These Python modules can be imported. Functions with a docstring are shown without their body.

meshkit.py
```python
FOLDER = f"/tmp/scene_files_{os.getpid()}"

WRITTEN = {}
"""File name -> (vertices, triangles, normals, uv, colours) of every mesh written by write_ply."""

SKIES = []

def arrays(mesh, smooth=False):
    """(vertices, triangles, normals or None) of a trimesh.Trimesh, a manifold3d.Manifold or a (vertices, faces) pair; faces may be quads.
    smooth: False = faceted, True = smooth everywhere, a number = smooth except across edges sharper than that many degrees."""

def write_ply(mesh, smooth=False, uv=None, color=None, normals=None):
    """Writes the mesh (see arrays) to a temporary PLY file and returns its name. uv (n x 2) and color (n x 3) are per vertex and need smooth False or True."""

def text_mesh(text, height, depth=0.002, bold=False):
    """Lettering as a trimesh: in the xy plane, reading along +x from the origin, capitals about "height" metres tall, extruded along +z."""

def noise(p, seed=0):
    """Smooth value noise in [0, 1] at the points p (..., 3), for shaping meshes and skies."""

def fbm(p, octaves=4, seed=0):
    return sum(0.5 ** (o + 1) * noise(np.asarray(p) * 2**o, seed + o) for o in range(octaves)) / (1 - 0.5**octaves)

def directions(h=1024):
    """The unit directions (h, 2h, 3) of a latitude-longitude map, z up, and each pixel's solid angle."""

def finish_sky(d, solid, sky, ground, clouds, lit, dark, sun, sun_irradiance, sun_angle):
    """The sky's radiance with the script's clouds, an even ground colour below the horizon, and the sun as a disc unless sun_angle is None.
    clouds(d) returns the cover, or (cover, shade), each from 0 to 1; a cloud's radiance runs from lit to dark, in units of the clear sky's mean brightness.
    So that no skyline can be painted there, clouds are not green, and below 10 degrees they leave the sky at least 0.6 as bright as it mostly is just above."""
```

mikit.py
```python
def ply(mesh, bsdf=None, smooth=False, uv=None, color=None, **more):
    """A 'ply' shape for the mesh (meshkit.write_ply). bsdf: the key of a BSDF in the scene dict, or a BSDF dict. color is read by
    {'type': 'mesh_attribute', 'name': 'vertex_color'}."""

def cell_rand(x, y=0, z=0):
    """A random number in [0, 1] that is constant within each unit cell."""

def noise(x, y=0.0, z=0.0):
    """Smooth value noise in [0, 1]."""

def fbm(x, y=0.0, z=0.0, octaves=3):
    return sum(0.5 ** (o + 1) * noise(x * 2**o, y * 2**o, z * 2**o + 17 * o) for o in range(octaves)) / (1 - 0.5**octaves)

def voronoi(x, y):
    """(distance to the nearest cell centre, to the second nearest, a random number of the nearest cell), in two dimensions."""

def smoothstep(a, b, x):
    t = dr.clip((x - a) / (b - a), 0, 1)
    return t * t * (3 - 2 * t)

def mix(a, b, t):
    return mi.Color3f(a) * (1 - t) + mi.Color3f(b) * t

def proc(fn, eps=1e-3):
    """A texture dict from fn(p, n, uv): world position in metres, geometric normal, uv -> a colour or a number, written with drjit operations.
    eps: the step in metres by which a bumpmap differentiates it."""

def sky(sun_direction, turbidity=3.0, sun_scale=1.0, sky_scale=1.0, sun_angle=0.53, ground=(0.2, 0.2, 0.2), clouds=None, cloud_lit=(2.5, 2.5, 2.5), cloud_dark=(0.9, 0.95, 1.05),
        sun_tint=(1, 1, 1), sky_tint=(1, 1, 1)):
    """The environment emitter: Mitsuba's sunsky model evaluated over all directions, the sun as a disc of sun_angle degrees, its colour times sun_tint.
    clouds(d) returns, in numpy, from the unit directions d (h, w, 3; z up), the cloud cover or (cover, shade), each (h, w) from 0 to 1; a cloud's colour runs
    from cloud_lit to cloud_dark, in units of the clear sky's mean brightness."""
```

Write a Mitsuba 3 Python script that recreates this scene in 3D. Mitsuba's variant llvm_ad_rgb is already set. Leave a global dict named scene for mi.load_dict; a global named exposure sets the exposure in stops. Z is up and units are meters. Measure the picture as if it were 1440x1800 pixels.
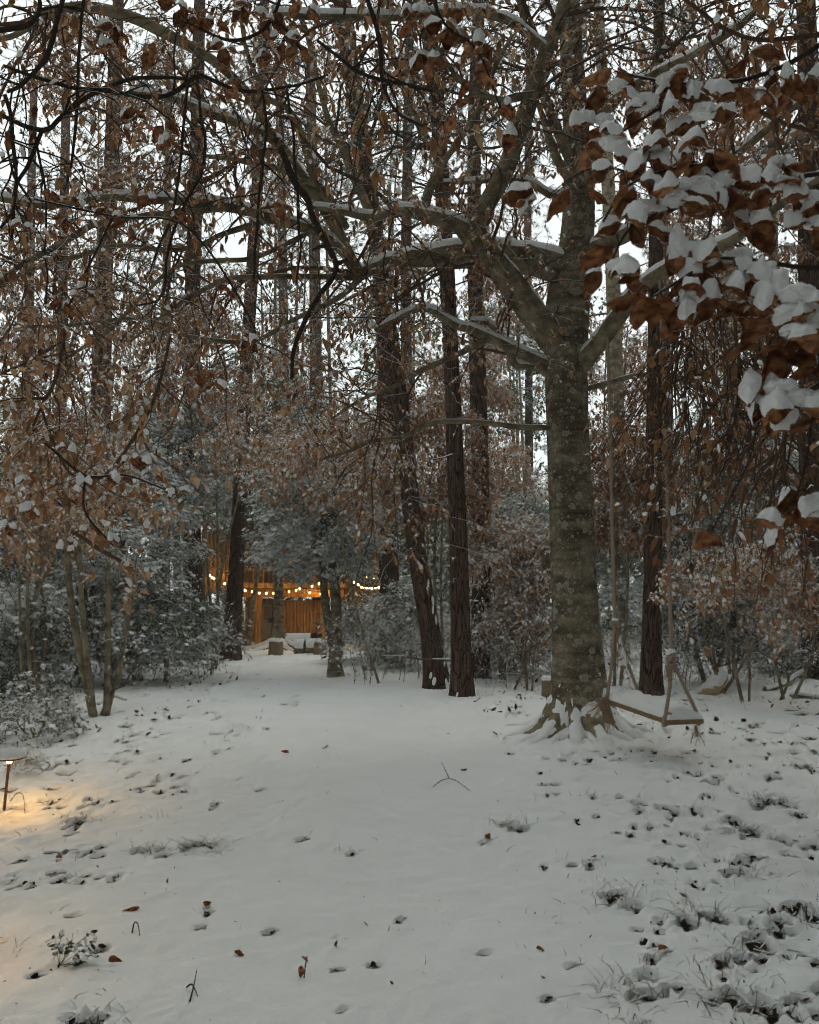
import math
import numpy as np, trimesh, drjit as dr, mitsuba as mi, mikit
from scipy.ndimage import gaussian_filter
from scipy.sparse import coo_matrix
from scipy.sparse.csgraph import connected_components
from meshkit import noise as nz, fbm as fb

scene, labels = {}, {}
T = mi.ScalarTransform4f

# ------------------------------------------------------------------ camera, sky, exposure
CAM_H, PITCH, F = 1.6, math.radians(6.06), 1413.0          # F: focal length in photo pixels (1440 x 1800)
FW = np.array([0, math.cos(PITCH), math.sin(PITCH)])
UP = np.array([0, -math.sin(PITCH), math.cos(PITCH)])
EYE = np.array([0, 0, CAM_H])
scene['camera'] = {'type': 'thinlens', 'fov_axis': 'x', 'fov': math.degrees(2 * math.atan(720 / F)), 'near_clip': 0.05, 'far_clip': 600.0,
                   'aperture_radius': 0.002, 'focus_distance': 10.0,
                   'to_world': T().look_at(origin=EYE.tolist(), target=(EYE + FW).tolist(), up=[0, 0, 1])}
scene['sky'] = mikit.sky([0.25, 0.35, 0.9], turbidity=3, sun_scale=0.1, sun_angle=40, clouds=lambda d: 1.0,
                         cloud_lit=(2.32, 2.5, 2.50), ground=(0.5, 0.5, 0.5))
exposure = 1.87
LAMP = np.array([1.0, 0.52, 0.09])                           # warm filament light


scene['air'] = {'type': 'homogeneous', 'albedo': 0.95, 'sigma_t': 0.0013}
scene['haze'] = {'type': 'cube', 'to_world': T().translate([0, 100, 20]).scale([300, 380, 30]), 'bsdf': {'type': 'null'}, 'interior': {'type': 'ref', 'id': 'air'}}
labels['haze'] = {'label': 'thin winter mist hanging in the wood', 'category': 'haze', 'kind': 'stuff'}
scene['camera']['medium'] = {'type': 'ref', 'id': 'air'}


def at(px, py, Y):
    """The point of the photo's pixel at the world depth Y."""
    d = FW + (px - 720) / F * np.array([1, 0, 0]) - (py - 900) / F * UP
    return EYE + d * (Y / d[1])


def atz(px, py, z=0.0):
    d = FW + (px - 720) / F * np.array([1, 0, 0]) - (py - 900) / F * UP
    return EYE + d * ((z - CAM_H) / d[2])


# ------------------------------------------------------------------ materials
def rgb(*c): return {'type': 'rgb', 'value': list(c)}
def vc(): return {'type': 'mesh_attribute', 'name': 'vertex_color'}


def two(b): return {'type': 'twosided', 'bsdf': b}


def snow_tex(p, n, uv):
    g = mikit.noise(p.x * 90, p.y * 90, p.z * 90)
    m = mikit.fbm(p.x * 3.1, p.y * 3.1, p.z * 3.1)
    return mi.Color3f(0.84, 0.865, 0.86) * (0.94 + 0.06 * g) * (0.95 + 0.07 * m)


def snow_bump(p, n, uv):
    return 0.006 * mikit.fbm(p.x * 38, p.y * 38, p.z * 38, 2) + 0.002 * mikit.noise(p.x * 150, p.y * 150, p.z * 150)


scene['snow'] = two({'type': 'diffuse', 'reflectance': rgb(0.84, 0.865, 0.86)})
scene['snow_ground_mat'] = two({'type': 'bumpmap', 'arbitrary': mikit.proc(snow_bump), 'scale': 1.0,
                                'bsdf': {'type': 'principled', 'base_color': mikit.proc(snow_tex), 'roughness': 0.75, 'specular': 0.25}})


def soil_tex(p, n, uv):
    m = mikit.fbm(p.x * 40, p.y * 40, p.z * 20)
    return mikit.mix((0.018, 0.015, 0.010), (0.075, 0.052, 0.030), mikit.smoothstep(0.3, 0.75, m))


scene['soil'] = two({'type': 'diffuse', 'reflectance': mikit.proc(soil_tex)})
scene['leaf'] = {'type': 'principledthin', 'base_color': vc(), 'roughness': 0.7, 'diff_trans': 0.8, 'eta': 1.3}
scene['twig_mat'] = two({'type': 'diffuse', 'reflectance': vc()})


def big_leaf_tex(p, n, uv):
    q = dr.abs(uv.y - 0.5)
    vein = mikit.smoothstep(0.035, 0.0, q) + 0.6 * mikit.smoothstep(0.16, 0.02, dr.abs(dr.sin(uv.x * 22 - q * 9)))
    m = mikit.fbm(p.x * 60, p.y * 60, p.z * 60)
    c = mikit.mix((0.085, 0.030, 0.017), (0.300, 0.140, 0.062), mikit.smoothstep(0.25, 0.75, m))
    return c * (1 + 0.35 * vein)


scene['big_leaf_a'] = {'type': 'principledthin', 'base_color': mikit.proc(big_leaf_tex), 'roughness': 0.55, 'diff_trans': 0.55}


def big_leaf_tex2(p, n, uv):
    return big_leaf_tex(p, n, uv) * mi.Color3f(1.45, 1.6, 1.75)


scene['big_leaf_b'] = {'type': 'principledthin', 'base_color': mikit.proc(big_leaf_tex2), 'roughness': 0.55, 'diff_trans': 0.6}


def fsnow_tex(p, n, uv):
    g = mikit.noise(p.x * 420, p.y * 420, p.z * 420)
    return mi.Color3f(0.85, 0.865, 0.865) * (0.90 + 0.10 * g)


def fsnow_bump(p, n, uv):
    return 0.004 * mikit.fbm(p.x * 130, p.y * 130, p.z * 130, 3)


scene['leaf_snow'] = two({'type': 'bumpmap', 'arbitrary': mikit.proc(fsnow_bump, eps=4e-4), 'scale': 1.0,
                          'bsdf': {'type': 'diffuse', 'reflectance': mikit.proc(fsnow_tex)}})


def beech_bark_tex(p, n, uv):
    """uv in metres round and up the trunk: smooth olive grey bark with bands, blotches and pale lichen discs."""
    u, v = uv.x, uv.y
    m = mikit.fbm(u * 5, v * 9, 3.1, 4)
    c = mikit.mix((0.096, 0.078, 0.051), (0.225, 0.190, 0.132), mikit.smoothstep(0.25, 0.75, m))
    band = mikit.noise(u * 2.5, v * 26, 7.0)
    c = c * (0.62 + 0.76 * band) * (0.72 + 0.5 * mikit.fbm(u * 16, v * 1.6, 9.0, 3))
    fine = mikit.noise(u * 70, v * 120, 1.0)
    c = c * (0.62 + 0.76 * fine)
    for s, r0, o, kmin in ((4.2, 0.34, 21.0, 0.60), (8.5, 0.40, 0.0, 0.60), (15.0, 0.36, 5.0, 0.58), (40.0, 0.28, 11.0, 0.74)):
        wob = mikit.noise(u * 50, v * 50, o) - 0.5
        d1, d2, k = mikit.voronoi(u * s * 0.95 + o, v * s * 1.15 + o)
        r = r0 * (0.25 + 0.75 * mikit.noise(k * 91.0, o, 0.5))
        d = d1 + wob * 0.12
        on = mikit.smoothstep(r, r * 0.8, d) * dr.select(k > kmin, 1.0, 0.0) * (0.62 + 0.36 * mikit.noise(k * 57.0, o, 2.5))
        ring = 0.72 + 0.28 * mikit.smoothstep(r * 0.45, r * 0.8, d)
        spot = mikit.mix((0.25, 0.24, 0.18), (0.45, 0.45, 0.37), mikit.noise(u * 90, v * 90, o)) * ring
        c = c * (1 - on) + spot * on
    return c


def beech_bump(p, n, uv):
    return 0.022 * mikit.fbm(uv.x * 5, uv.y * 34, 2.0, 3) + 0.003 * mikit.noise(uv.x * 70, uv.y * 110, 1.0)


scene['beech_bark'] = two({'type': 'bumpmap', 'arbitrary': mikit.proc(beech_bump), 'scale': 1.0,
                           'bsdf': {'type': 'diffuse', 'reflectance': mikit.proc(beech_bark_tex)}})


def limb_tex(p, n, uv):
    m = mikit.fbm(p.x * 9, p.y * 9, p.z * 9, 4)
    c = mikit.mix((0.110, 0.090, 0.058), (0.290, 0.245, 0.165), mikit.smoothstep(0.25, 0.75, m))
    s = mikit.smoothstep(0.62, 0.70, mikit.fbm(p.x * 24, p.y * 24, p.z * 24, 2))
    return c * (1 - s * 0.6) + mi.Color3f(0.25, 0.25, 0.19) * (s * 0.6)


scene['limb_bark'] = two({'type': 'diffuse', 'reflectance': mikit.proc(limb_tex)})


def pine_tex(p, n, uv):
    a = uv.x
    w = mikit.fbm(p.x * 4, p.y * 4, p.z * 3, 2)
    d1, d2, k = mikit.voronoi(a * 24 + w * .7, uv.y * 2.8 + w)
    crack = mikit.smoothstep(0.02, 0.22, d2 - d1)
    g = mikit.fbm(a * 60, uv.y * 20, 1.0, 3)
    c = mikit.mix((0.075, 0.046, 0.034), (0.150, 0.100, 0.074), g) * (0.75 + 0.5 * k)
    return mi.Color3f(0.022, 0.015, 0.012) * (1 - crack) + c * crack


def pine_bump(p, n, uv):
    w = mikit.fbm(p.x * 4, p.y * 4, p.z * 3, 2)
    d1, d2, k = mikit.voronoi(uv.x * 24 + w * .7, uv.y * 2.8 + w)
    return 0.02 * mikit.smoothstep(0.0, 0.3, d2 - d1)


scene['pine_bark'] = two({'type': 'bumpmap', 'arbitrary': mikit.proc(pine_bump), 'scale': 1.0,
                          'bsdf': {'type': 'diffuse', 'reflectance': mikit.proc(pine_tex)}})


def wood_tex(p, n, uv):
    g = mikit.fbm(p.x * 30, p.y * 30, p.z * 2.2, 3)
    k = mikit.noise(p.x * 5.1, p.y * 5.1, p.z * 0.4)
    return mikit.mix((0.20, 0.105, 0.042), (0.40, 0.235, 0.105), mikit.smoothstep(0.2, 0.8, g)) * (0.7 + 0.6 * k)


def plank_tex(p, n, uv):
    g = mikit.fbm(p.x * 7, p.y * 90, p.z * 90, 3)
    return mikit.mix((0.13, 0.095, 0.052), (0.29, 0.225, 0.135), g)


scene['wood'] = two({'type': 'diffuse', 'reflectance': mikit.proc(wood_tex)})
scene['seat_wood'] = two({'type': 'diffuse', 'reflectance': mikit.proc(plank_tex)})
scene['weathered_wood'] = two({'type': 'diffuse', 'reflectance': rgb(0.23, 0.17, 0.105)})
scene['door_mat'] = two({'type': 'diffuse', 'reflectance': rgb(0.27, 0.24, 0.20)})
scene['black_paint'] = two({'type': 'principled', 'base_color': rgb(0.02, 0.02, 0.02), 'roughness': 0.4})


def rope_tex(p, n, uv):
    s = dr.sin((uv.x * 2 + uv.y * 60) * 6.2832)
    g = mikit.noise(p.x * 160, p.y * 160, p.z * 160)
    return mikit.mix((0.19, 0.14, 0.10), (0.42, 0.335, 0.255), g * 0.5 + 0.5 * (s * 0.5 + 0.5))


scene['rope_mat'] = two({'type': 'diffuse', 'reflectance': mikit.proc(rope_tex)})
scene['rope_fibre'] = two({'type': 'diffuse', 'reflectance': rgb(0.36, 0.255, 0.175)})
scene['bronze'] = two({'type': 'principled', 'base_color': rgb(0.16, 0.075, 0.035), 'roughness': 0.5, 'metallic': 0.5})
scene['cut_wood'] = two({'type': 'diffuse', 'reflectance': rgb(0.46, 0.36, 0.22)})
scene['cord_mat'] = two({'type': 'diffuse', 'reflectance': rgb(0.03, 0.03, 0.03)})
scene['frosted_glass'] = two({'type': 'plastic', 'diffuse_reflectance': rgb(0.7, 0.66, 0.55)})


# ------------------------------------------------------------------ helpers
def num(base, i): return base if i == 0 else f'{base}_{i:03d}'


def fresh(base):
    i = 0
    while num(base, i) in labels or num(base, i) in scene or any(k.startswith(num(base, i) + '__') for k in scene):
        i += 1
    return num(base, i)


def tag(key, label=None, cat=None, group=None, kind=None):
    d = labels.setdefault(key, {})
    for k, v in (('label', label), ('category', cat), ('group', group), ('kind', kind)):
        if v: d[k] = v


def put(key, mesh, bsdf, smooth=True, uv=None, color=None, kind=None, label=None, **more):
    if len(mesh[1]) == 0:
        print('empty', key)
        return
    if key.endswith('snow') and kind is None:
        f = np.asarray(mesh[1])
        e = coo_matrix((np.ones(len(f) * (f.shape[1] - 1)), (np.repeat(f[:, 0], f.shape[1] - 1), f[:, 1:].ravel())), shape=(len(mesh[0]),) * 2)
        used = np.unique(f)
        if len(np.unique(connected_components(e, False)[1][used])) > 1: kind = 'stuff'
    scene[key] = mikit.ply(mesh, bsdf, smooth=smooth, uv=uv, color=color, **more)
    if kind or label: tag(key, label=label, kind=kind)


def unit(v): return v / np.maximum(np.linalg.norm(v, axis=-1, keepdims=True), 1e-9)


def join(*ms):
    """Joins (vertices, faces) pairs."""
    ms = [m for m in ms if len(m[0])]
    if not ms: return np.zeros((0, 3)), np.zeros((0, 3), int)
    off = np.cumsum([0] + [len(m[0]) for m in ms])
    return np.vstack([m[0] for m in ms]), np.vstack([np.asarray(m[1]) + o for m, o in zip(ms, off)])


def tubes(P, R, sides=4, uv=False):
    """N polylines (N, K, 3) with radii (N, K) as tubes closed at a point-like end."""
    P, R = np.asarray(P, float), np.asarray(R, float)
    N, K = P.shape[:2]
    t = unit(np.gradient(P, axis=1))
    mean = unit(P[:, -1] - P[:, 0])
    ref = np.where(np.abs(mean[:, 2:3]) < 0.75, [[0, 0, 1.0]], [[0.0, 1.0, 0.0]])
    a = unit(np.cross(t, ref[:, None]))
    b = np.cross(t, a)
    ang = np.arange(sides) * 2 * np.pi / sides
    v = P[:, :, None] + R[:, :, None, None] * (np.cos(ang)[None, None, :, None] * a[:, :, None] + np.sin(ang)[None, None, :, None] * b[:, :, None])
    n, i, j = np.meshgrid(np.arange(N), np.arange(K - 1), np.arange(sides), indexing='ij')
    o = n * K * sides
    j2 = (j + 1) % sides
    q = np.stack([o + i * sides + j, o + i * sides + j2, o + (i + 1) * sides + j2, o + (i + 1) * sides + j], -1).reshape(-1, 4)
    f = np.vstack([q[:, [0, 1, 2]], q[:, [0, 2, 3]]])
    return v.reshape(-1, 3), f


def spline(C, n):
    """Catmull-Rom through the control rows C (any number of columns), n samples evenly spread."""
    C = np.asarray(C, float)
    Q = np.vstack([2 * C[0] - C[1], C, 2 * C[-1] - C[-2]])
    s = np.linspace(0, len(C) - 1 - 1e-9, n)
    i = s.astype(int)
    t = (s - i)[:, None]
    p0, p1, p2, p3 = Q[i], Q[i + 1], Q[i + 2], Q[i + 3]
    return 0.5 * (2 * p1 + (p2 - p0) * t + (2 * p0 - 5 * p1 + 4 * p2 - p3) * t ** 2 + (3 * p1 - p0 - 3 * p2 + p3) * t ** 3)


def snow_on(P, R, rng, cover=0.8, sides=5, lift=0.55, fat=0.78):
    """A ridge of snow lying along the top of each polyline, broken here and there, none where the branch stands upright."""
    t = unit(np.gradient(P, axis=1))
    flat = np.clip(1.25 * np.sqrt(np.clip(1 - t[..., 2] ** 2, 0, 1)) - 0.45, 0, 1)
    m = nz(P * 3.3, 5) * 1.4 + 0.1
    k = np.clip((m - (1 - cover)) * 3.0, 0, 1) * flat
    r = R * fat * (0.3 + 0.7 * k) + 0.001
    Q = P.copy()
    Q[..., 2] += R * lift * k - R * 0.25 * (1 - k)
    keep = k.max(1) > 0.25
    return tubes(Q[keep], np.where(k[keep] > 0.03, r[keep], R[keep] * 0.3), sides)


def snow_cap(mesh, thick, lo, hi, seed=0, ns=6.0, amp=0.35, eps=0.004):
    """Snow lying on the upward faces of a (vertices, faces) mesh: the same surface lifted, thinning to nothing at its border."""
    v, f = np.asarray(mesh[0], float), np.asarray(mesh[1])
    if f.shape[1] == 4: f = np.vstack([f[:, [0, 1, 2]], f[:, [0, 2, 3]]])
    n = np.zeros_like(v)
    c = np.cross(v[f[:, 1]] - v[f[:, 0]], v[f[:, 2]] - v[f[:, 0]])
    for k in range(3): np.add.at(n, f[:, k], c)
    n = unit(n)
    h = (fb(v * ns, 3, seed) - 0.5) * 2 * amp + (nz(v * ns * 5, seed + 3) - 0.5) * amp * 0.6
    s = np.clip((n[:, 2] + h - lo) / (hi - lo), 0, 1)
    s = s * s * (3 - 2 * s)
    d = (thick * (0.7 + 0.6 * nz(v * ns * 2, seed + 9)) * s) - eps * (s < 0.02)
    w = v + n * d[:, None] * 0.5 + np.array([0, 0, 1.0]) * d[:, None] * 0.6
    keep = (s[f] > 0.02).any(1)
    f = f[keep]
    u, inv = np.unique(f, return_inverse=True)
    return w[u], inv.reshape(-1, 3)


def children(P, R, per, length, rng, out=0.8, droop=0.2, K=5, t0=0.15, t1=1.0, rscale=0.5, rmin=0.002, wob=0.25, up=0.0):
    """Side branches that leave the polylines P; per: how many each; returns (P', R')."""
    N, n = P.shape[:2]
    idx = np.repeat(np.arange(N), per)
    M = len(idx)
    s = rng.uniform(t0, t1, M) * (n - 1.001)
    i = s.astype(int)
    fr = (s - i)[:, None]
    a, b = P[idx, i], P[idx, i + 1]
    p = a + (b - a) * fr
    r = R[idx, i] + (R[idx, i + 1] - R[idx, i]) * fr[:, 0]
    t = unit(b - a)
    side = rng.normal(size=(M, 3))
    side = unit(side - t * (side * t).sum(1, keepdims=True))
    d = unit(t * (1 - out) + side * out + np.array([0, 0, up]))
    L = rng.uniform(*length, M)[:, None]
    pts = [p]
    for k in range(K - 1):
        pts.append(pts[-1] + d * L / (K - 1))
        d = unit(d + rng.normal(size=(M, 3)) * wob + np.array([0, 0, -droop]))
    Q = np.stack(pts, 1)
    r0 = np.maximum(np.minimum(r * rscale, L[:, 0] * 0.016), rmin)
    return Q, r0[:, None] * np.linspace(1, 0.35, K)[None]


def sites(P, per, rng, t0=0.2, t1=1.0):
    """Points and directions along polylines, for leaves."""
    N, n = P.shape[:2]
    idx = np.repeat(np.arange(N), per)
    s = rng.uniform(t0, t1, len(idx)) * (n - 1.001)
    i = s.astype(int)
    fr = (s - i)[:, None]
    a, b = P[idx, i], P[idx, i + 1]
    return a + (b - a) * fr, unit(b - a)


def leaves(p, d, rng, L, W, droop, palette, spread=0.9, snow=0.6, sth=0.006, scov=0.62):
    """Leaf blades (hexagons bent over their length) and the pads of snow lying on them.
    Returns (vertices, faces, colours), (vertices, faces)."""
    N = len(p)
    D = unit(d * (1 - 0.5 * spread) + rng.normal(size=(N, 3)) * spread * [1, 1, 0.7] + [0, 0, 0.1])
    L = rng.uniform(*L, N)
    W = L * rng.uniform(*W, N)
    dr_ = rng.uniform(*droop, N)
    S = np.cross(D, np.array([0, 0, 1.0]) + rng.normal(size=(N, 3)) * 0.35)
    S = unit(S)
    n = unit(np.cross(S, D))
    n = np.where(n[:, 2:] < 0, -n, n)

    def mid(t): return p + L[:, None] * (D * (t - 0.3 * dr_ * t * t)[:, None] + np.array([0, 0, -1.0]) * (0.75 * dr_ * t * t)[:, None])
    one = np.ones(N)
    fold = rng.uniform(-0.1, 0.35, N)

    def edge(t, w, sg): return mid(one * t) + S * (sg * W * w * 0.5)[:, None] - n * (fold * W * w * 0.5)[:, None]
    V = np.stack([mid(one * 0.0), edge(0.36, 1.0, 1), edge(0.36, 1.0, -1), edge(0.72, 0.72, 1), edge(0.72, 0.72, -1), mid(one)], 1)
    base = np.array([[0, 1, 2], [1, 3, 4], [1, 4, 2], [3, 5, 4]])
    Fc = (base[None] + 6 * np.arange(N)[:, None, None]).reshape(-1, 3)
    pal = np.asarray(palette, float)
    col = pal[rng.integers(0, len(pal), N)] * rng.uniform(0.6, 1.35, (N, 1)) * rng.uniform(0.92, 1.08, (N, 3))
    C = np.clip(np.repeat(col, 6, 0), 0, 1)
    k = rng.random(N) < snow
    e = rng.uniform(scov * 0.6, scov * 1.25, N)
    h = rng.uniform(0.6, 1.5, N) * sth
    upz = np.array([0, 0, 1.0])

    def lift(q, m): return q + (n * 0.5 + upz * 0.6) * (h * m)[:, None]
    S5 = np.stack([lift(mid(one * -0.03), 0.7), lift(edge(e * 0.5, 0.95, 1), .55), lift(edge(e, 0.62, 1), .3), lift(edge(e, 0.62, -1), .3),
                   lift(edge(e * 0.5, 0.95, -1), .55), lift(mid(e * 0.5), 2.0)], 1)[k]
    sb = np.array([[0, 1, 5], [1, 2, 5], [2, 3, 5], [3, 4, 5], [4, 0, 5]])
    SF = (sb[None] + 6 * np.arange(len(S5))[:, None, None]).reshape(-1, 3)
    return (V.reshape(-1, 3), Fc, C), (S5.reshape(-1, 3), SF)


BROWN = [(0.35, 0.192, 0.098), (0.27, 0.136, 0.072), (0.43, 0.265, 0.145), (0.21, 0.108, 0.060), (0.32, 0.166, 0.080)]
TAN = [(0.47, 0.295, 0.165), (0.41, 0.236, 0.125), (0.35, 0.188, 0.095), (0.52, 0.355, 0.215)]
GREEN = [(0.074, 0.098, 0.042), (0.092, 0.112, 0.050), (0.053, 0.072, 0.032), (0.112, 0.124, 0.056)]
DARKG = [(0.040, 0.054, 0.028), (0.052, 0.064, 0.034), (0.030, 0.042, 0.022)]
OLIVE = [(0.085, 0.098, 0.056), (0.105, 0.108, 0.062), (0.066, 0.078, 0.044)]
PINEG = [(0.070, 0.092, 0.066), (0.090, 0.105, 0.080), (0.055, 0.074, 0.052)]
BARK = {'grey': (0.085, 0.075, 0.056), 'dark': (0.045, 0.036, 0.028), 'brown': (0.105, 0.070, 0.050), 'olive': (0.085, 0.078, 0.050)}


def twig_colors(n, kind, rng): return np.clip(np.array(BARK[kind])[None] * rng.uniform(0.75, 1.25, (n, 1)), 0, 1)


# ------------------------------------------------------------------ the ground
HOLES = []                                                    # (x, y, radius, depth): where dark grass and litter show through the snow
hr = np.random.default_rng(11)


def mound(x, y): return 0.10 * np.exp(-((x - 2.07) ** 2 + (y - 9.55) ** 2) / 0.50)


def height(x, y):
    x, y = np.asarray(x, float), np.asarray(y, float)
    p = np.stack([x, y, x * 0], -1)
    rough = np.clip((np.abs(x + 0.35) - 1.1) / 1.6, 0.12, 1)
    h = 0.10 * (fb(p * 0.33, 2, 3) - 0.5) + 0.040 * (fb(p * 1.7, 3, 5) - 0.5) * (0.5 + 0.5 * rough)
    h = h + 0.060 * rough * (fb(p * 5.5, 2, 8) - 0.42) + 0.028 * (nz(p * 13, 9) - 0.5) * (0.42 + 0.58 * rough) + 0.011 * (nz(p * 31, 4) - 0.5) * (.35 + .65 * rough)
    h = h + mound(x, y)
    h = h + 0.25 * np.clip((y - 28) / 30, 0, 1) ** 2 * 4
    return h


TUFTS = [  # photo pixel, size in m, blades
    (1085, 1580, .16, 40), (1225, 1614, .17, 46), (1312, 1535, .13, 40), (1345, 1412, .17, 60), (1310, 1462, .14, 44), (905, 1450, .16, 50),
    (853, 1476, .07, 14), (268, 1497, .13, 46), (352, 1492, .17, 80), (148, 1442, .15, 44), (1108, 1742, .17, 50), (1295, 1768, .19, 70),
    (605, 1497, .07, 16), (182, 1792, .12, 34), (1320, 1665, .14, 44), (1432, 1620, .13, 50), (1035, 1516, .09, 20), (1040, 1398, .10, 30),
    (1110, 1800, .10, 20), (280, 1370, .09, 24), (225, 1312, .09, 20), (105, 1290, .08, 24), (360, 1602, .05, 10), (1280, 1690, .10, 30),
    (1010, 1692, .06, 14), (1150, 1690, .08, 20), (1405, 1350, .12, 40), (905, 1255, .12, 34), (1325, 1308, .10, 30), (540, 1468, .06, 8), (660, 1695, .06, 12)]
for (a, b, s, nb) in TUFTS:
    g = atz(a, b)
    for _ in range(3 if s > .1 else 1):
        HOLES.append((g[0] + hr.normal() * s * .5, g[1] + hr.normal() * s * .3, s * hr.uniform(.2, .4), hr.uniform(.09, .13)))
for _ in range(640):                                          # many small pits, thick at the sides, few on the open lane
    a, b = hr.uniform(-60, 1500), 1180 + 620 * hr.random() ** 1.25
    g = atz(a, b)
    w = min(1, max(.06, (abs(g[0] + .35) - .9) / 1.8))
    if hr.random() < w:
        q_ = g[:2].copy()
        for _k in range(int(hr.integers(0, 4)) if w > .3 else 0):
            q_ += hr.normal(size=2) * [.07, .05] * (1 + .04 * g[1])
            HOLES.append((q_[0], q_[1], hr.uniform(.008, .026) * (1 + .05 * g[1]), hr.uniform(.05, .11)))
        HOLES.append((g[0], g[1], (.010 + (.008 + .030 * w) * hr.random() ** 2) * (1 + .05 * g[1]), hr.uniform(.07, .15)))
HOLES += [(atz(1120, 1332)[0] + hr.normal() * .45, atz(1120, 1332)[1] + hr.normal() * .18, hr.uniform(.02, .05), .045) for _ in range(26)]
HOLES += [(atz(320, 1188)[0] + hr.normal() * .6, atz(320, 1188)[1] + hr.normal() * .35, hr.uniform(.06, .16), .06) for _ in range(16)]


def axis(lo, fine0, fine1, hi, fine, grow):
    a = [fine0]
    s = fine
    while a[-1] < fine1: a.append(a[-1] + fine)
    s = fine
    while a[-1] < hi: s *= grow; a.append(a[-1] + s)
    s, b = fine, [fine0]
    while b[-1] > lo: s *= grow; b.append(b[-1] - s)
    return np.array(b[::-1][:-1] + a)


def sheet(xs, ys, hf):
    X, Y = np.meshgrid(xs, ys)
    v = np.stack([X, Y, hf(X, Y)], -1).reshape(-1, 3)
    n, m = len(ys), len(xs)
    i, j = np.meshgrid(np.arange(n - 1), np.arange(m - 1), indexing='ij')
    q = np.stack([i * m + j, i * m + j + 1, (i + 1) * m + j + 1, (i + 1) * m + j], -1).reshape(-1, 4)
    return v, np.vstack([q[:, [0, 1, 2]], q[:, [0, 2, 3]]])


def snow_height(X, Y):
    h = height(X, Y)
    for (a, b, r, d) in HOLES:
        m = (np.abs(X - a) < 2.2 * r) & (np.abs(Y - b) < 2.2 * r)
        if m.any():
            x, y = X[m], Y[m]
            q = np.stack([x, y, x * 0 + a], -1)
            k = np.sqrt((x - a) ** 2 + ((y - b) * 1.3) ** 2) / r * (0.45 + 1.2 * fb(q * 26, 2, 4))
            h[m] -= d * np.clip((1.35 - k) * 1.6, 0, 1)
            h[m] += 0.018 * np.clip(1 - np.abs(k - 1.7) / 0.5, 0, 1)
    return h


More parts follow.
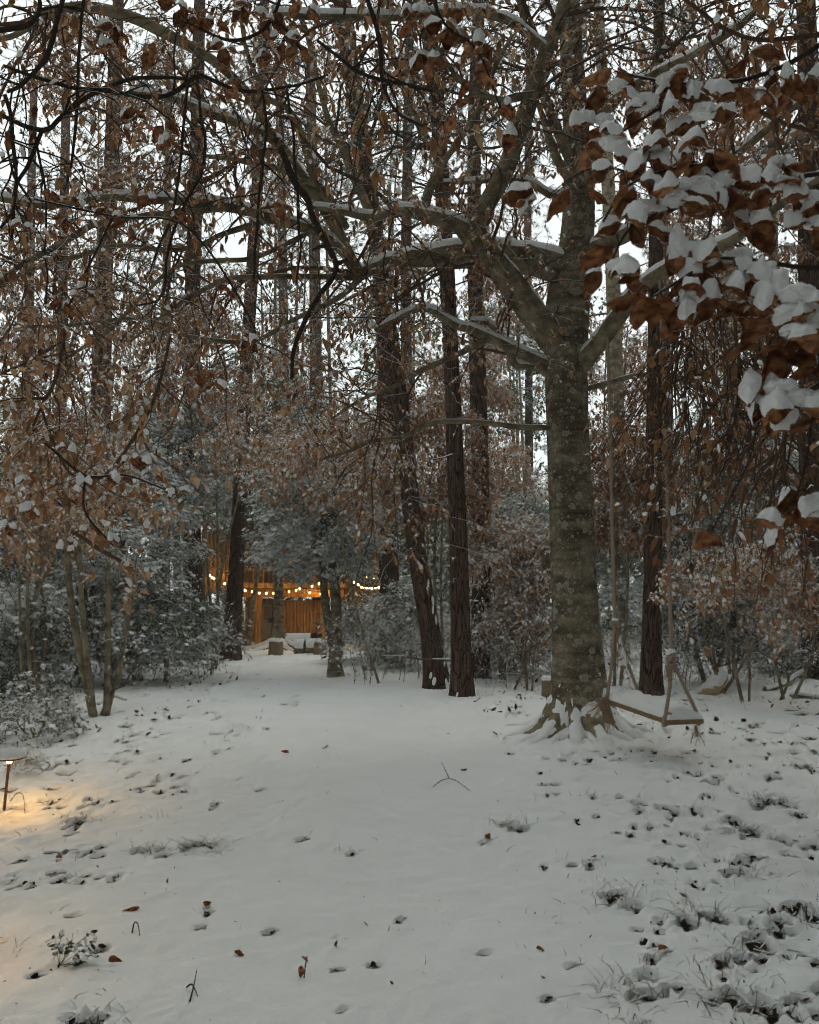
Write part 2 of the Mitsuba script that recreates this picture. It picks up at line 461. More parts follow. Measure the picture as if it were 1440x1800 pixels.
xs = axis(-170, -3.6, 4.2, 170, 0.024, 1.06)
ys_list = [-60.0, -20.0, -6.0, -1.0, 0.6, 1.4]
while ys_list[-1] < 260: ys_list.append(ys_list[-1] + max(0.022, 0.0070 * ys_list[-1] * (1 if ys_list[-1] < 20 else 4)))
put('snow_ground', sheet(xs, np.array(ys_list), snow_height), 'snow_ground_mat')
tag('snow_ground', 'snow covered forest clearing with dark grass showing through in patches', 'snow', kind='structure')
put('soil_ground', sheet(np.linspace(-12, 12, 160), np.linspace(0.5, 26, 170), lambda X, Y: height(X, Y) - 0.034 + 0.014 * (fb(np.stack([X, Y, X * 0], -1) * 14, 2, 2) - .5)), 'soil')
tag('soil_ground', 'dark soil and leaf litter beneath the snow, showing through its holes', 'soil', kind='structure')


def gz(px, py):
    """The ground point under a photo pixel."""
    g = atz(px, py)
    g = atz(px, py, float(height(g[0], g[1])))
    g[2] = float(height(g[0], g[1]))
    return g


def ground(x, y): return np.array([x, y, float(height(x, y))])


# ------------------------------------------------------------------ the big beech
BY = 9.6
rng = np.random.default_rng(3)
trunk_px = [(1020, 1296, 44), (1018, 1200, 43), (1014, 1120, 40.5), (1010, 1044, 38.5), (1005, 906, 38), (997, 720, 35.5), (995, 600, 37), (1000, 520, 36), (1012, 440, 29), (1018, 350, 25),
            (1013, 230, 20), (1006, 110, 17.5), (1000, 0, 15.5), (990, -160, 13), (975, -380, 10), (960, -640, 6)]
tp = np.array([[*at(a, b, BY), c / F * np.linalg.norm(at(a, b, BY) - EYE)] for a, b, c in trunk_px])
tp[0, 2] = -0.12
tc = spline(tp, 330)
NTH = 144
th = np.linspace(0, 2 * np.pi, NTH + 1) + np.pi / 2
ROOTS = [(-172, 1.0), (-140, 1.15), (-108, .8), (-78, 1.0), (-40, 1.1), (-8, .9), (40, .8), (95, .8), (140, .9)]
zz = tc[:, 2] - 0.0
lob = np.zeros((len(tc), NTH + 1))
for a, w in ROOTS:
    k = np.cos(th - math.radians(a)) - 1
    lob += w * np.exp(k[None] * (9 + 14 * np.clip(1 - zz / 0.5, 0, 1))[:, None])
flare = 0.62 * np.exp(-np.clip(zz + .1, 0, None) / 0.22) + 0.10 * np.exp(-np.clip(zz, 0, None) / 0.55)
RR = tc[:, 3:4] * (1 + flare[:, None] * (lob * 1.15 + 0.1))
q3 = np.stack([np.cos(th)[None] * 1.2 + zz[:, None] * 0, np.sin(th)[None] * 1.2 + zz[:, None] * 0, zz[:, None] * 1.7 + 0 * th[None]], -1)
RR = RR * (1 + 0.05 * (fb(q3 * 1.6, 3, 6) - .5)) + 0.006 * (nz(q3 * [2, 2, 14], 8) - .5)
V = np.stack([tc[:, 0:1] + RR * np.cos(th), tc[:, 1:2] + RR * np.sin(th), tc[:, 2:3] + 0 * RR], -1)
i, j = np.meshgrid(np.arange(len(tc) - 1), np.arange(NTH), indexing='ij')
q = np.stack([i * (NTH + 1) + j, i * (NTH + 1) + j + 1, (i + 1) * (NTH + 1) + j + 1, (i + 1) * (NTH + 1) + j], -1).reshape(-1, 4)
TR = (V.reshape(-1, 3), np.vstack([q[:, [0, 1, 2]], q[:, [0, 2, 3]]]))
uv = np.stack([np.broadcast_to((th - np.pi) * 0.30, RR.shape), np.broadcast_to(tc[:, 2:3], RR.shape)], -1).reshape(-1, 2)
B = 'beech_tree'
tag(B, 'big beech with lichen spotted trunk, snowy roots and brown leaves beside the rope swing', 'tree')
put(B + '__trunk', TR, 'beech_bark', uv=uv)
low = TR[0][:, 2] < 0.75
fk = low[TR[1]].all(1)
put(B + '__trunk__snow', snow_cap((TR[0], TR[1][fk]), 0.016, 0.34, 0.66, 2, ns=11, amp=0.52), 'snow', label='snow drifted on the flared foot of the trunk')
# the root collar: ridges that run out from the trunk and sink under the snow
bx, by = tp[0, 0], tp[0, 1]
RT = [(a, w, rng.uniform(.8, 1.25)) for a, w in ROOTS] + [(-158, .55, 1.1), (-122, .6, 1.0), (-92, .5, .8), (-62, .6, 1.0), (-22, .6, 1.2), (-155, .4, 1.4), (-30, .4, 1.5)]
for n, (a, w, ln) in enumerate(RT):
    nu_, nv_ = 54, 18
    u = np.linspace(0, 1, nu_)
    rr_ = .20 + (.45 + .55 * ln) * u
    ang = math.radians(a) + .30 * (nz(np.stack([u * 2.2, u * 0 + n, u * 0], -1), 4) - .5) * 2 * u + .10 * (nz(np.stack([u * 6, u * 0 + n, u * 0], -1), 6) - .5) * u
    cx, cy = bx + np.cos(ang) * rr_, by + np.sin(ang) * rr_
    H = w * (.36 * np.exp(-np.clip(rr_ - .30, 0, None) / .20)) * (.7 + .6 * nz(np.stack([u * 5, u * 0 + n, u * 0], -1), 2)) + .085 * w * (1 - u) - .060 * u + .03 * (nz(np.stack([u * 7, u * 0 + n, u * 0], -1), 9) - .5)
    wd = (.200 * np.exp(-u * 2.2) + .020) * (.45 + .55 * w) * (.75 + .5 * nz(np.stack([u * 6, u * 0 + n * 3, u * 0], -1), 5))
    tx, ty = np.gradient(cx), np.gradient(cy)
    l_ = np.hypot(tx, ty); px_, py_ = -ty / l_, tx / l_
    s_ = np.linspace(-1, 1, nv_)
    prof = np.sqrt(np.clip(1 - np.abs(s_) ** 2.4, 0, 1))
    gx, gy = cx[:, None] + px_[:, None] * wd[:, None] * s_, cy[:, None] + py_[:, None] * wd[:, None] * s_
    gzz = (height(cx, cy) - .55 * mound(cx, cy))[:, None] - .07 + (H[:, None] + .07) * prof[None] + .012 * (nz(np.stack([gx * 22, gy * 22, gx * 0], -1), 3) - .5)
    i, j = np.meshgrid(np.arange(nu_ - 1), np.arange(nv_ - 1), indexing='ij')
    q = np.stack([i * nv_ + j, (i + 1) * nv_ + j, (i + 1) * nv_ + j + 1, i * nv_ + j + 1], -1).reshape(-1, 4)
    m = (np.stack([gx, gy, gzz], -1).reshape(-1, 3), np.vstack([q[:, [0, 1, 2]], q[:, [0, 2, 3]]]))
    put(num(B + '__root', n), m, 'limb_bark')
    sm = snow_cap(m, .022, .40, .74, n, ns=9, amp=.50)
    if len(sm[1]): put(num(B + '__root', n) + '__snow', sm, 'snow')

# limbs traced on the photograph: (px, py, depth, half width in px)
LIMBS = [
    [(1000, 640, 9.55, 20), (972, 598, 9.5, 24), (935, 548, 9.25, 23), (890, 488, 8.95, 22), (850, 440, 8.75, 22), (826, 402, 8.65, 21)],
    [(1034, 500, 9.68, 20), (985, 472, 9.6, 25), (940, 458, 9.48, 25), (895, 452, 9.3, 24), (840, 446, 9.1, 22), (780, 448, 9.0, 19), (720, 455, 8.9, 15), (665, 468, 8.7, 12), (632, 483, 8.6, 10)],
    [(826, 406, 8.65, 18), (852, 365, 8.6, 16), (888, 300, 8.5, 15), (912, 232, 8.45, 14), (935, 165, 8.4, 13), (962, 85, 8.3, 11), (990, 10, 8.2, 9), (1010, -120, 8.1, 6)],
    [(826, 410, 8.65, 15), (795, 392, 8.5, 12), (750, 379, 8.4, 11), (705, 372, 8.3, 9), (655, 382, 8.2, 7), (600, 372, 8.0, 5), (540, 362, 7.8, 3)],
    [(745, 378, 8.4, 8), (752, 342, 8.35, 8), (765, 312, 8.3, 8), (775, 290, 8.25, 7), (750, 245, 8.1, 6), (715, 170, 7.9, 5), (690, 90, 7.7, 4), (680, 0, 7.5, 3)],
    [(775, 292, 8.25, 5), (805, 250, 8.2, 5), (840, 195, 8.1, 4), (870, 120, 8.0, 4), (900, 60, 7.9, 3)],
    [(670, 405, 8.6, 9), (650, 372, 8.5, 8), (622, 312, 8.4, 7), (604, 262, 8.2, 7), (583, 225, 8.1, 5), (560, 150, 7.9, 4), (540, 60, 7.7, 4), (500, -30, 7.5, 3)],
    [(632, 483, 8.6, 11), (615, 455, 8.5, 11), (590, 400, 8.3, 10), (560, 350, 8.1, 10), (530, 310, 7.9, 9), (486, 250, 7.6, 8), (428, 222, 7.4, 7), (370, 200, 7.2, 6), (300, 172, 7.0, 5), (230, 165, 6.8, 4)],
    [(632, 486, 8.6, 9), (605, 445, 8.4, 8), (560, 410, 8.2, 8), (510, 392, 8.0, 8), (460, 378, 7.8, 8), (410, 366, 7.6, 8), (330, 354, 7.4, 7), (250, 350, 7.2, 6), (180, 348, 7.0, 5), (80, 360, 6.8, 5), (-40, 344, 6.6, 4)],
    [(957, 640, 9.5, 10), (915, 620, 9.3, 9), (870, 598, 9.1, 8), (830, 580, 8.9, 7), (800, 572, 8.8, 6), (755, 545, 8.6, 5), (715, 552, 8.5, 4), (660, 580, 8.3, 3)],
    [(862, 594, 9.05, 6), (815, 618, 8.9, 5), (770, 638, 8.7, 5), (735, 655, 8.6, 5), (690, 680, 8.4, 4), (640, 700, 8.2, 3), (580, 735, 8.0, 2)],
    [(958, 648, 9.5, 7), (925, 644, 9.4, 6), (905, 640, 9.3, 6), (885, 600, 9.2, 5), (860, 570, 9.1, 4), (830, 565, 9.0, 3)],
    [(962, 752, 9.5, 5), (910, 750, 9.3, 5), (850, 743, 9.1, 4.5), (800, 741, 8.9, 4.5), (750, 746, 8.7, 4.5), (712, 768, 8.5, 4), (660, 774, 8.3, 4), (610, 795, 8.1, 3), (560, 810, 7.9, 2)],
    [(1022, 640, 9.5, 16), (1052, 605, 9.2, 15), (1085, 560, 8.9, 14), (1120, 512, 8.6, 13), (1165, 478, 8.3, 12), (1215, 450, 8.0, 10), (1290, 420, 7.6, 8), (1370, 360, 7.2, 6), (1460, 300, 6.8, 4)],
    [(1026, 446, 9.6, 15), (1060, 430, 9.4, 13), (1105, 410, 9.1, 12), (1160, 375, 8.8, 10), (1230, 330, 8.4, 8), (1300, 270, 8.0, 6), (1380, 200, 7.6, 5), (1460, 150, 7.3, 3)],
    [(1034, 683, 9.5, 5), (1075, 672, 9.2, 5), (1120, 660, 8.9, 4.5), (1175, 662, 8.6, 4.5), (1235, 685, 8.3, 4), (1300, 720, 8.0, 3.5), (1370, 765, 7.7, 3)],
    [(1012, 300, 9.6, 9), (985, 240, 9.4, 8), (965, 190, 9.2, 7), (940, 130, 9.0, 6), (925, 50, 8.8, 5), (900, -60, 8.5, 4)],
    [(1020, 340, 9.5, 8), (985, 290, 9.4, 7), (965, 240, 9.3, 6), (950, 190, 9.2, 4), (930, 150, 9.1, 3)],
    [(1020, 330, 9.6, 6), (975, 345, 9.4, 5), (930, 322, 9.2, 5), (880, 316, 9.0, 4), (820, 322, 8.8, 3), (780, 322, 8.6, 2)],
    [(1020, 220, 9.7, 9), (1060, 195, 9.5, 8), (1100, 160, 9.2, 7), (1160, 125, 8.9, 6), (1230, 90, 8.6, 5), (1300, 45, 8.3, 5), (1370, -20, 8.0, 4)],
    [(1005, 60, 9.6, 9), (1060, -30, 9.2, 8), (1150, -130, 8.6, 6), (1260, -230, 8, 4)],
    [(1000, -40, 9.6, 10), (930, -130, 9.0, 8), (820, -200, 8.0, 7), (690, -240, 7.0, 5), (540, -260, 6.0, 4)],
    [(985, -200, 9.6, 8), (900, -330, 8.8, 6), (760, -420, 7.8, 5), (600, -500, 6.6, 3)],
    [(990, -120, 9.5, 9), (1040, -260, 8.3, 7), (1080, -420, 7.0, 5), (1120, -600, 5.8, 3)],
    [(960, 90, 8.3, 7), (900, 40, 7.6, 6), (820, 20, 6.9, 6), (720, 30, 6.3, 5), (600, 30, 5.8, 5), (480, 25, 5.4, 4)],
    [(935, 165, 8.4, 6), (880, 175, 7.8, 5), (815, 145, 7.3, 4), (760, 70, 6.9, 4), (720, -20, 6.6, 3)],
    [(610, 400, 8.3, 6), (560, 330, 7.9, 6), (505, 303, 7.6, 5), (467, 292, 7.4, 5), (412, 280, 7.2, 4), (345, 272, 7.0, 3), (280, 262, 6.8, 2)],
    [(632, 488, 8.6, 6), (560, 486, 8.3, 5), (467, 487, 8.0, 5), (400, 490, 7.8, 4), (350, 514, 7.6, 4), (300, 545, 7.4, 3), (230, 600, 7.2, 2)],
    [(500, 392, 8.0, 5), (467, 389, 7.8, 5), (420, 402, 7.7, 5), (385, 414, 7.6, 4), (346, 432, 7.5, 4), (290, 440, 7.3, 4), (210, 432, 7.1, 4), (128, 452, 6.9, 4), (58, 472, 6.7, 3), (-20, 512, 6.5, 3)],
    [(400, 366, 7.6, 5), (330, 372, 7.3, 5), (250, 380, 7.1, 5), (171, 392, 6.9, 5), (136, 412, 6.8, 5), (90, 438, 6.7, 5), (30, 470, 6.6, 4), (-30, 520, 6.5, 3)],
    [(486, 250, 7.6, 6), (440, 170, 7.2, 7), (380, 110, 6.9, 7), (311, 70, 6.6, 8), (272, 50, 6.5, 8), (233, 31, 6.4, 8), (175, 16, 6.3, 8), (128, 14, 6.2, 7), (70, 30, 6.1, 6), (30, 60, 6, 4), (-30, 70, 5.9, 3)],
    [(560, 350, 8.1, 6), (545, 290, 7.7, 6), (530, 235, 7.4, 6), (505, 190, 7.1, 5), (470, 170, 6.9, 4), (430, 80, 6.6, 3), (420, -10, 6.4, 2)],
    [(560, 400, 8.1, 4), (500, 430, 7.7, 4), (440, 455, 7.4, 4), (380, 458, 7.2, 4), (310, 470, 7.0, 3), (250, 520, 6.8, 3), (180, 590, 6.6, 3), (100, 640, 6.4, 2)],
    [(640, 480, 8.6, 6), (600, 520, 8.2, 5), (520, 560, 7.8, 4), (440, 600, 7.5, 4), (330, 590, 7.2, 4), (250, 560, 7.0, 3), (140, 570, 6.8, 3), (30, 575, 6.6, 2)],
]
LP, LR = [], []
for c in LIMBS:
    pts = np.array([[*at(a, b, y), w / F * np.linalg.norm(at(a, b, y) - EYE)] for a, b, y, w in c])
    s = spline(pts, 40)
    wob = 0.012 * (np.stack([nz(s[:, :3] * 4 + 9 * k, k) for k in range(3)], -1) - .5) * np.linspace(0, 1, 40)[:, None] * 2
    s[:, :3] += wob
    LP.append(s[:, :3]); LR.append(np.maximum(s[:, 3], .004) * (1 + .12 * (nz(s[:, :3] * 7, 4) - .5)))
LP, LR = np.array(LP), np.array(LR)
for k in range(len(LP)):
    big = LR[k, 0] > 0.045
    m = tubes(LP[k:k + 1], LR[k:k + 1], 16 if big else 8)
    put(num(B + '__limb', k), m, 'limb_bark')
    if big:
        sm = snow_cap(m, 0.040, 0.55, 0.85, k, ns=6, amp=.22)
    else:
        sm = snow_on(LP[k:k + 1], LR[k:k + 1], rng, cover=.85, sides=6)
    if len(sm[0]): put(num(B + '__limb', k) + '__snow', sm, 'snow')
b1, r1 = children(LP, LR, 8, (0.7, 1.9), rng, out=.62, droop=.10, K=8, t0=.42, rscale=.45, wob=.20, rmin=.0016)
b2, r2 = children(b1, r1, 6, (0.35, 0.95), rng, out=.6, droop=.20, K=6, t0=.1, rscale=.5, wob=.24, rmin=.0016)
b3, r3 = children(b2, r2, 2, (0.18, 0.45), rng, out=.6, droop=.26, K=4, t0=.2, rscale=.6, wob=.3, rmin=.0013)
tw = join(tubes(b1, r1, 5), tubes(b2, r2, 4), tubes(b3, r3, 3))
put(B + '__twigs', tw, 'twig_mat', color=twig_colors(len(tw[0]), 'brown', rng), kind='stuff')
put(B + '__twig_snow', join(snow_on(b1, r1, rng, .75, 5), snow_on(b2, r2, rng, .85, 4), snow_on(b3, r3, rng, .7, 3)), 'snow', kind='stuff')
parts = [leaves(*sites(b3, 3, rng, .5), rng, (.055, .092), (.42, .58), (.6, 1.1), BROWN + TAN[:2], snow=.5), leaves(*sites(b2, 4, rng, .62), rng, (.055, .092), (.42, .58), (.6, 1.1), BROWN + TAN[:2], snow=.5)]
lv = join(*[p[0][:2] for p in parts])
put(B + '__leaves', lv, 'leaf', color=np.vstack([p[0][2] for p in parts]), kind='stuff')
put(B + '__leaf_snow', join(*[p[1] for p in parts]), 'snow', kind='stuff')


# ------------------------------------------------------------------ dark near branches hanging into the picture
def dark_branch(label, cs, seed, twigs=6, kind='dark', lf=0, pal=BROWN, lsize=(.07, .105), cover=.5, name='hanging_branch', tl=(.25, .7), drp=.25, snowp=.5):
    r = np.random.default_rng(seed)
    key = fresh(name)
    tag(key, label, 'branch')
    P, R = [], []
    for c in cs:
        s = spline(np.array([[*at(a, b, y), .72 * w / F * np.linalg.norm(at(a, b, y) - EYE)] for a, b, y, w in c]), 30)
        s[:, :3] += .02 * (np.stack([nz(s[:, :3] * 6 + 9 * k, k) for k in range(3)], -1) - .5)
        P.append(s[:, :3]); R.append(np.maximum(s[:, 3], .0025))
    P, R = np.array(P), np.array(R)
    for k in range(len(P)):
        m = tubes(P[k:k + 1], R[k:k + 1], 7)
        put(key + '__' + num('stem', k), m, 'twig_mat', color=twig_colors(len(m[0]), kind, r))
    sn = [snow_on(P, R, r, cover, 5)]
    a1, q1 = children(P, R, twigs, tl, r, out=.6, droop=drp, K=6, t0=.1, rscale=.6, rmin=.0018)
    a2, q2 = children(a1, q1, 3, (.12, .4), r, out=.6, droop=.3, K=4, t0=.2, rmin=.0014)
    m = join(tubes(a1, q1, 4), tubes(a2, q2, 3))
    put(key + '__twigs', m, 'twig_mat', color=twig_colors(len(m[0]), kind, r), kind='stuff')
    sn.append(snow_on(a1, q1, r, cover * .8, 4))
    if lf:
        A, S = leaves(*sites(a2, lf, r), r, lsize, (.42, .58), (.6, 1.15), pal, snow=snowp)
        put(key + '__leaves', A[:2], 'leaf', color=A[2], kind='stuff')
        sn.append(S)
    sn = join(*sn)
    if len(sn[0]): put(key + '__snow', sn, 'snow', kind='stuff')
    return key


dark_branch('thin dark wavy branch crossing the upper left in front of the beech twigs',
            [[(8, 117, 4.4, 3), (58, 134, 4.4, 3.5), (128, 154, 4.5, 4), (175, 160, 4.5, 4), (233, 167, 4.6, 4.5), (280, 171, 4.6, 4.5), (311, 160, 4.7, 5), (346, 134, 4.7, 5), (389, 148, 4.8, 4), (428, 160, 4.9, 4), (505, 155, 5, 3), (575, 130, 5.1, 2)]], 21, 8, lf=1)
dark_branch('dark branch kinked in a wide V at the left edge of the picture',
            [[(-20, 192, 4.6, 4), (74, 229, 4.6, 5), (110, 205, 4.6, 4.5), (155, 171, 4.7, 4.5), (218, 144, 4.8, 4), (272, 136, 4.9, 3.5), (330, 140, 5, 3)], [(74, 229, 4.6, 4), (50, 290, 4.6, 4), (30, 330, 4.6, 3.5), (20, 420, 4.6, 3)],
             [(10, 166, 4.3, 4), (26, 260, 4.3, 4), (24, 360, 4.3, 3), (0, 400, 4.3, 3)]], 22, 6, lf=1)
dark_branch('thick dark forked branch in the top left corner',
            [[(115, -20, 4.2, 4), (95, 60, 4.2, 5), (80, 100, 4.2, 5), (60, 125, 4.2, 4), (35, 150, 4.2, 4), (12, 162, 4.2, 3)], [(-10, 55, 4.2, 5), (52, 40, 4.2, 5), (70, 10, 4.2, 4), (60, -30, 4.2, 3)]], 23, 5, lf=1)
dark_branch('snow crusted dead branch hanging down and bending back to a black broken tip',
            [[(486, 245, 6.2, 6), (505, 290, 6.2, 8), (522, 325, 6.2, 8), (540, 352, 6.2, 8), (548, 378, 6.2, 7), (565, 410, 6.2, 7), (590, 460, 6.2, 7), (583, 490, 6.2, 6), (556, 530, 6.2, 6), (532, 575, 6.2, 5.5), (515, 620, 6.2, 5), (512, 668, 6.2, 4)],
             [(548, 440, 6.2, 3), (575, 435, 6.2, 5), (592, 462, 6.2, 6), (612, 455, 6.2, 3)]], 24, 2, cover=.75, tl=(.1, .3))
dark_branch('long thin twig hanging straight down left of the snow crusted dead branch',
            [[(460, 158, 4.9, 3), (467, 233, 5, 3), (458, 320, 5, 3.5), (452, 400, 5, 3), (449, 455, 5, 3), (446, 495, 5, 2)], [(346, 134, 4.75, 3), (350, 170, 5., 3), (352, 205, 5.2, 3), (362, 250, 5.2, 3.5), (352, 310, 5.2, 3.5), (320, 370, 5.2, 3.5), (297, 430, 5.2, 3), (285, 520, 5.2, 2.5), (240, 540, 5.2, 2)]], 25, 7, lf=0, cover=.3)
dark_branch('bare dark twigs hanging left of centre under the beech limb',
            [[(150, -40, 4.8, 3), (140, 70, 4.8, 3), (135, 190, 4.8, 3.5), (128, 260, 4.8, 3), (120, 320, 4.8, 2.5)], [(330, 140, 4.75, 3), (325, 210, 4.9, 3), (318, 270, 5, 3), (312, 340, 5, 3), (305, 372, 5, 2.5), (260, 480, 5, 2)], [(60, 225, 4.6, 3), (74, 300, 4.8, 2.5), (80, 380, 5, 2), (82, 470, 5, 2), (84, 540, 5, 2)], [(505, 155, 5.0, 3), (516, 250, 5.1, 3), (525, 395, 5.2, 3), (530, 430, 5.2, 2.5), (520, 500, 5.2, 2)]], 26, 7, lf=1, cover=.3)
dark_branch('drooping leafy twigs at the far left reaching down to the saplings',
            [[(118, 560, 5.6, 3), (100, 660, 5.6, 3.5), (70, 720, 5.6, 3), (40, 790, 5.6, 2)], [(300, 590, 5.8, 3), (275, 690, 5.8, 4), (230, 780, 5.8, 4), (180, 840, 5.8, 3), (140, 838, 5.8, 3)], [(65, 690, 5.6, 3), (90, 770, 5.6, 3), (122, 830, 5.6, 3), (175, 838, 5.6, 3)],
             [(-20, 660, 5.4, 4), (40, 640, 5.4, 3), (110, 600, 5.4, 3)]], 27, 9, lf=4, pal=TAN, kind='brown', snowp=.6)
dark_branch('short snowy branch with a few tan leaves pointing right below the left twigs',
            [[(125, 935, 5.6, 4), (160, 955, 5.6, 5), (185, 972, 5.6, 5), (215, 988, 5.6, 4), (238, 997, 5.6, 2)]], 28, 5, lf=3, pal=TAN, kind='brown', cover=.9, snowp=.7, tl=(.1, .3))
dark_branch('dense brown hanging twigs behind the snowy leaves on the right',
            [[(1190, 470, 5.6, 4), (1235, 520, 5.5, 5), (1290, 550, 5.3, 5), (1350, 580, 5.2, 5), (1440, 600, 5, 5)], [(1232, 520, 5.5, 3), (1215, 600, 5.5, 3), (1205, 700, 5.5, 3), (1215, 770, 5.5, 2)], [(1290, 550, 5.3, 3), (1300, 640, 5.3, 4), (1295, 740, 5.3, 3), (1300, 830, 5.3, 2)],
             [(1380, 690, 4.6, 5), (1382, 760, 4.6, 5), (1378, 830, 4.6, 4), (1382, 880, 4.6, 3)], [(1340, 570, 5.2, 3), (1330, 650, 5.2, 3), (1335, 720, 5.2, 3), (1320, 790, 5.2, 2)], [(1180, 520, 5.6, 4), (1200, 580, 5.6, 4), (1190, 640, 5.6, 3), (1160, 720, 5.6, 3)]], 29, 34, lf=1, kind='brown', cover=.25, tl=(.5, 1.1), drp=.6, snowp=.3)
dark_branch('leafy twigs with reddish brown leaves across the top middle',
            [[(640, -20, 4.2, 4), (660, 40, 4.2, 5), (668, 100, 4.2, 5), (675, 150, 4.2, 4), (700, 200, 4.2, 3), (760, 230, 4.2, 2)], [(560, 70, 4.4, 3), (640, 130, 4.4, 4), (720, 150, 4.4, 4), (760, 160, 4.4, 3)]], 30, 7, lf=1, lsize=(.08, .115))
dark_branch('dead leaf hung twigs across the top right corner', [[(1180, -20, 4.5, 3), (1260, 40, 4.5, 4), (1340, 70, 4.5, 4), (1450, 60, 4.5, 5)], [(1240, 60, 4.8, 3), (1330, 190, 4.8, 4), (1450, 240, 4.8, 4)]], 31, 14, lf=3, kind='brown')


# ------------------------------------------------------------------ foreground sprays: every leaf a part with its snow
def big_leaf(p, D, L, W, roll, r, snow=True, dp=None):
    """One broad beech leaf drooping from p, its blade a curved grid, and the lumpy pad of snow on it."""
    nu, nv = 12, 7
    t = np.linspace(0, 1, nu)
    s = np.linspace(-1, 1, nv)
    D = unit(D)
    S = unit(np.cross(D, [0, 0, 1.0]) + 1e-6)
    n = np.cross(S, D)
    if n[2] < 0: n = -n
    S = S * math.cos(roll) + n * math.sin(roll)
    n = unit(np.cross(S, D)) * (1 if np.cross(S, D)[2] > 0 else -1)
    dp = r.uniform(.7, 1.35) if dp is None else dp
    # the midrib turns over downwards along its length
    ang = np.linspace(0, dp * 1.25, nu)
    dh = unit(D * [1, 1, 0] + 1e-6)
    el = math.asin(max(-1, min(1, D[2])))
    e_ = np.maximum(el - ang, -1.50)
    step = (dh[None] * np.cos(e_)[:, None] + np.array([0, 0, 1.0]) * np.sin(e_)[:, None]) * L / (nu - 1)
    mid = p + np.vstack([np.zeros(3), np.cumsum(step[:-1], 0)])
    nn = unit(np.cross(np.broadcast_to(S, step.shape), step))
    nn = np.where((nn @ n)[:, None] < 0, -nn, nn)
    w = W * .5 * np.sin(np.pi * np.clip(t, 0, 1) ** .82) ** .8 * (1 - .10 * t)
    curl = r.uniform(.1, 1.0)
    wav = .06 * W * np.sin(t[:, None] * r.uniform(9, 15) + s[None] * 2)
    G = mid[:, None] + S * (w[:, None, None] * s[None, :, None]) - nn[:, None] * ((curl * w[:, None] * s[None] ** 2)[..., None]) + nn[:, None] * (wav * np.abs(s)[None])[..., None]
    uv = np.stack(np.broadcast_arrays(t[:, None], (s[None] + 1) / 2), -1)
    i, j = np.meshgrid(np.arange(nu - 1), np.arange(nv - 1), indexing='ij')
    q = np.stack([i * nv + j, i * nv + j + 1, (i + 1) * nv + j + 1, (i + 1) * nv + j], -1).reshape(-1, 4)
    f = np.vstack([q[:, [0, 1, 2]], q[:, [0, 2, 3]]])
    leaf = (G.reshape(-1, 3), f, uv.reshape(-1, 2))
    sn = None
    if snow:
        nu2, nv2 = 30, 21
        t2, s2 = np.linspace(-.03, r.uniform(.55, .95), nu2), np.linspace(-1, 1, nv2)
        ti = np.clip(t2, 0, 1) * (nu - 1)
        wf, off = r.uniform(.84, 1.06), r.uniform(-.18, .18)
        so = np.clip(s2 * wf + off, -1, 1)
        i0 = np.minimum(ti.astype(int), nu - 2); fi = (ti - i0)[:, None, None]
        js = (so + 1) / 2 * (nv - 1)
        j0 = np.minimum(js.astype(int), nv - 2); fj = (js - j0)[None, :, None]
        Q = (G[i0][:, j0] * (1 - fi) + G[i0 + 1][:, j0] * fi) * (1 - fj) + (G[i0][:, j0 + 1] * (1 - fi) + G[i0 + 1][:, j0 + 1] * fi) * fj
        TT, SS = np.meshgrid(t2, s2, indexing='ij')
        N_ = unit(nn[i0] * (1 - fi[:, 0]) + nn[i0 + 1] * fi[:, 0])
        sd0 = int(r.integers(99))
        x_ = (TT - t2[0]) / (t2[-1] - t2[0]) * 2 - 1
        wob_ = (fb(Q * 44, 3, sd0 + 5) - .56) * 2.8
        rr2 = np.clip(1 - (np.abs(x_) ** 2.6 + np.abs(SS) ** 2.6) + wob_ * .75 + .05, -1, 1)
        dome = np.sign(rr2) * np.abs(rr2) ** .75
        lump = fb(Q * 62, 2, sd0)
        fine = nz(Q * 210, sd0 + 2) - .5
        h = .021 * r.uniform(.6, 1.3) * np.where(dome > 0, dome * (.15 + 1.75 * lump) + .04 * fine * dome, -.2)
        h = gaussian_filter(h, (1.1, .8))
        wz = np.clip(h, 0, None)
        Q = Q + N_[:, None] * (h * .75)[..., None] + np.array([0, 0, 1.0]) * (wz * .5)[..., None]
        i, j = np.meshgrid(np.arange(nu2 - 1), np.arange(nv2 - 1), indexing='ij')
        q = np.stack([i * nv2 + j, i * nv2 + j + 1, (i + 1) * nv2 + j + 1, (i + 1) * nv2 + j], -1).reshape(-1, 4)
        f = np.vstack([q[:, [0, 1, 2]], q[:, [0, 2, 3]]])
        f = f[(h.reshape(-1)[f] > 0).any(1)]
        u_, inv = np.unique(f, return_inverse=True)
        sn = (Q.reshape(-1, 3)[u_], inv.reshape(-1, 3)) if len(f) else None
    return leaf, sn


def ball(c, r, sub=2):
    m = trimesh.creation.icosphere(subdivisions=sub, radius=1)
    return np.asarray(m.vertices) * r + c, np.asarray(m.faces)


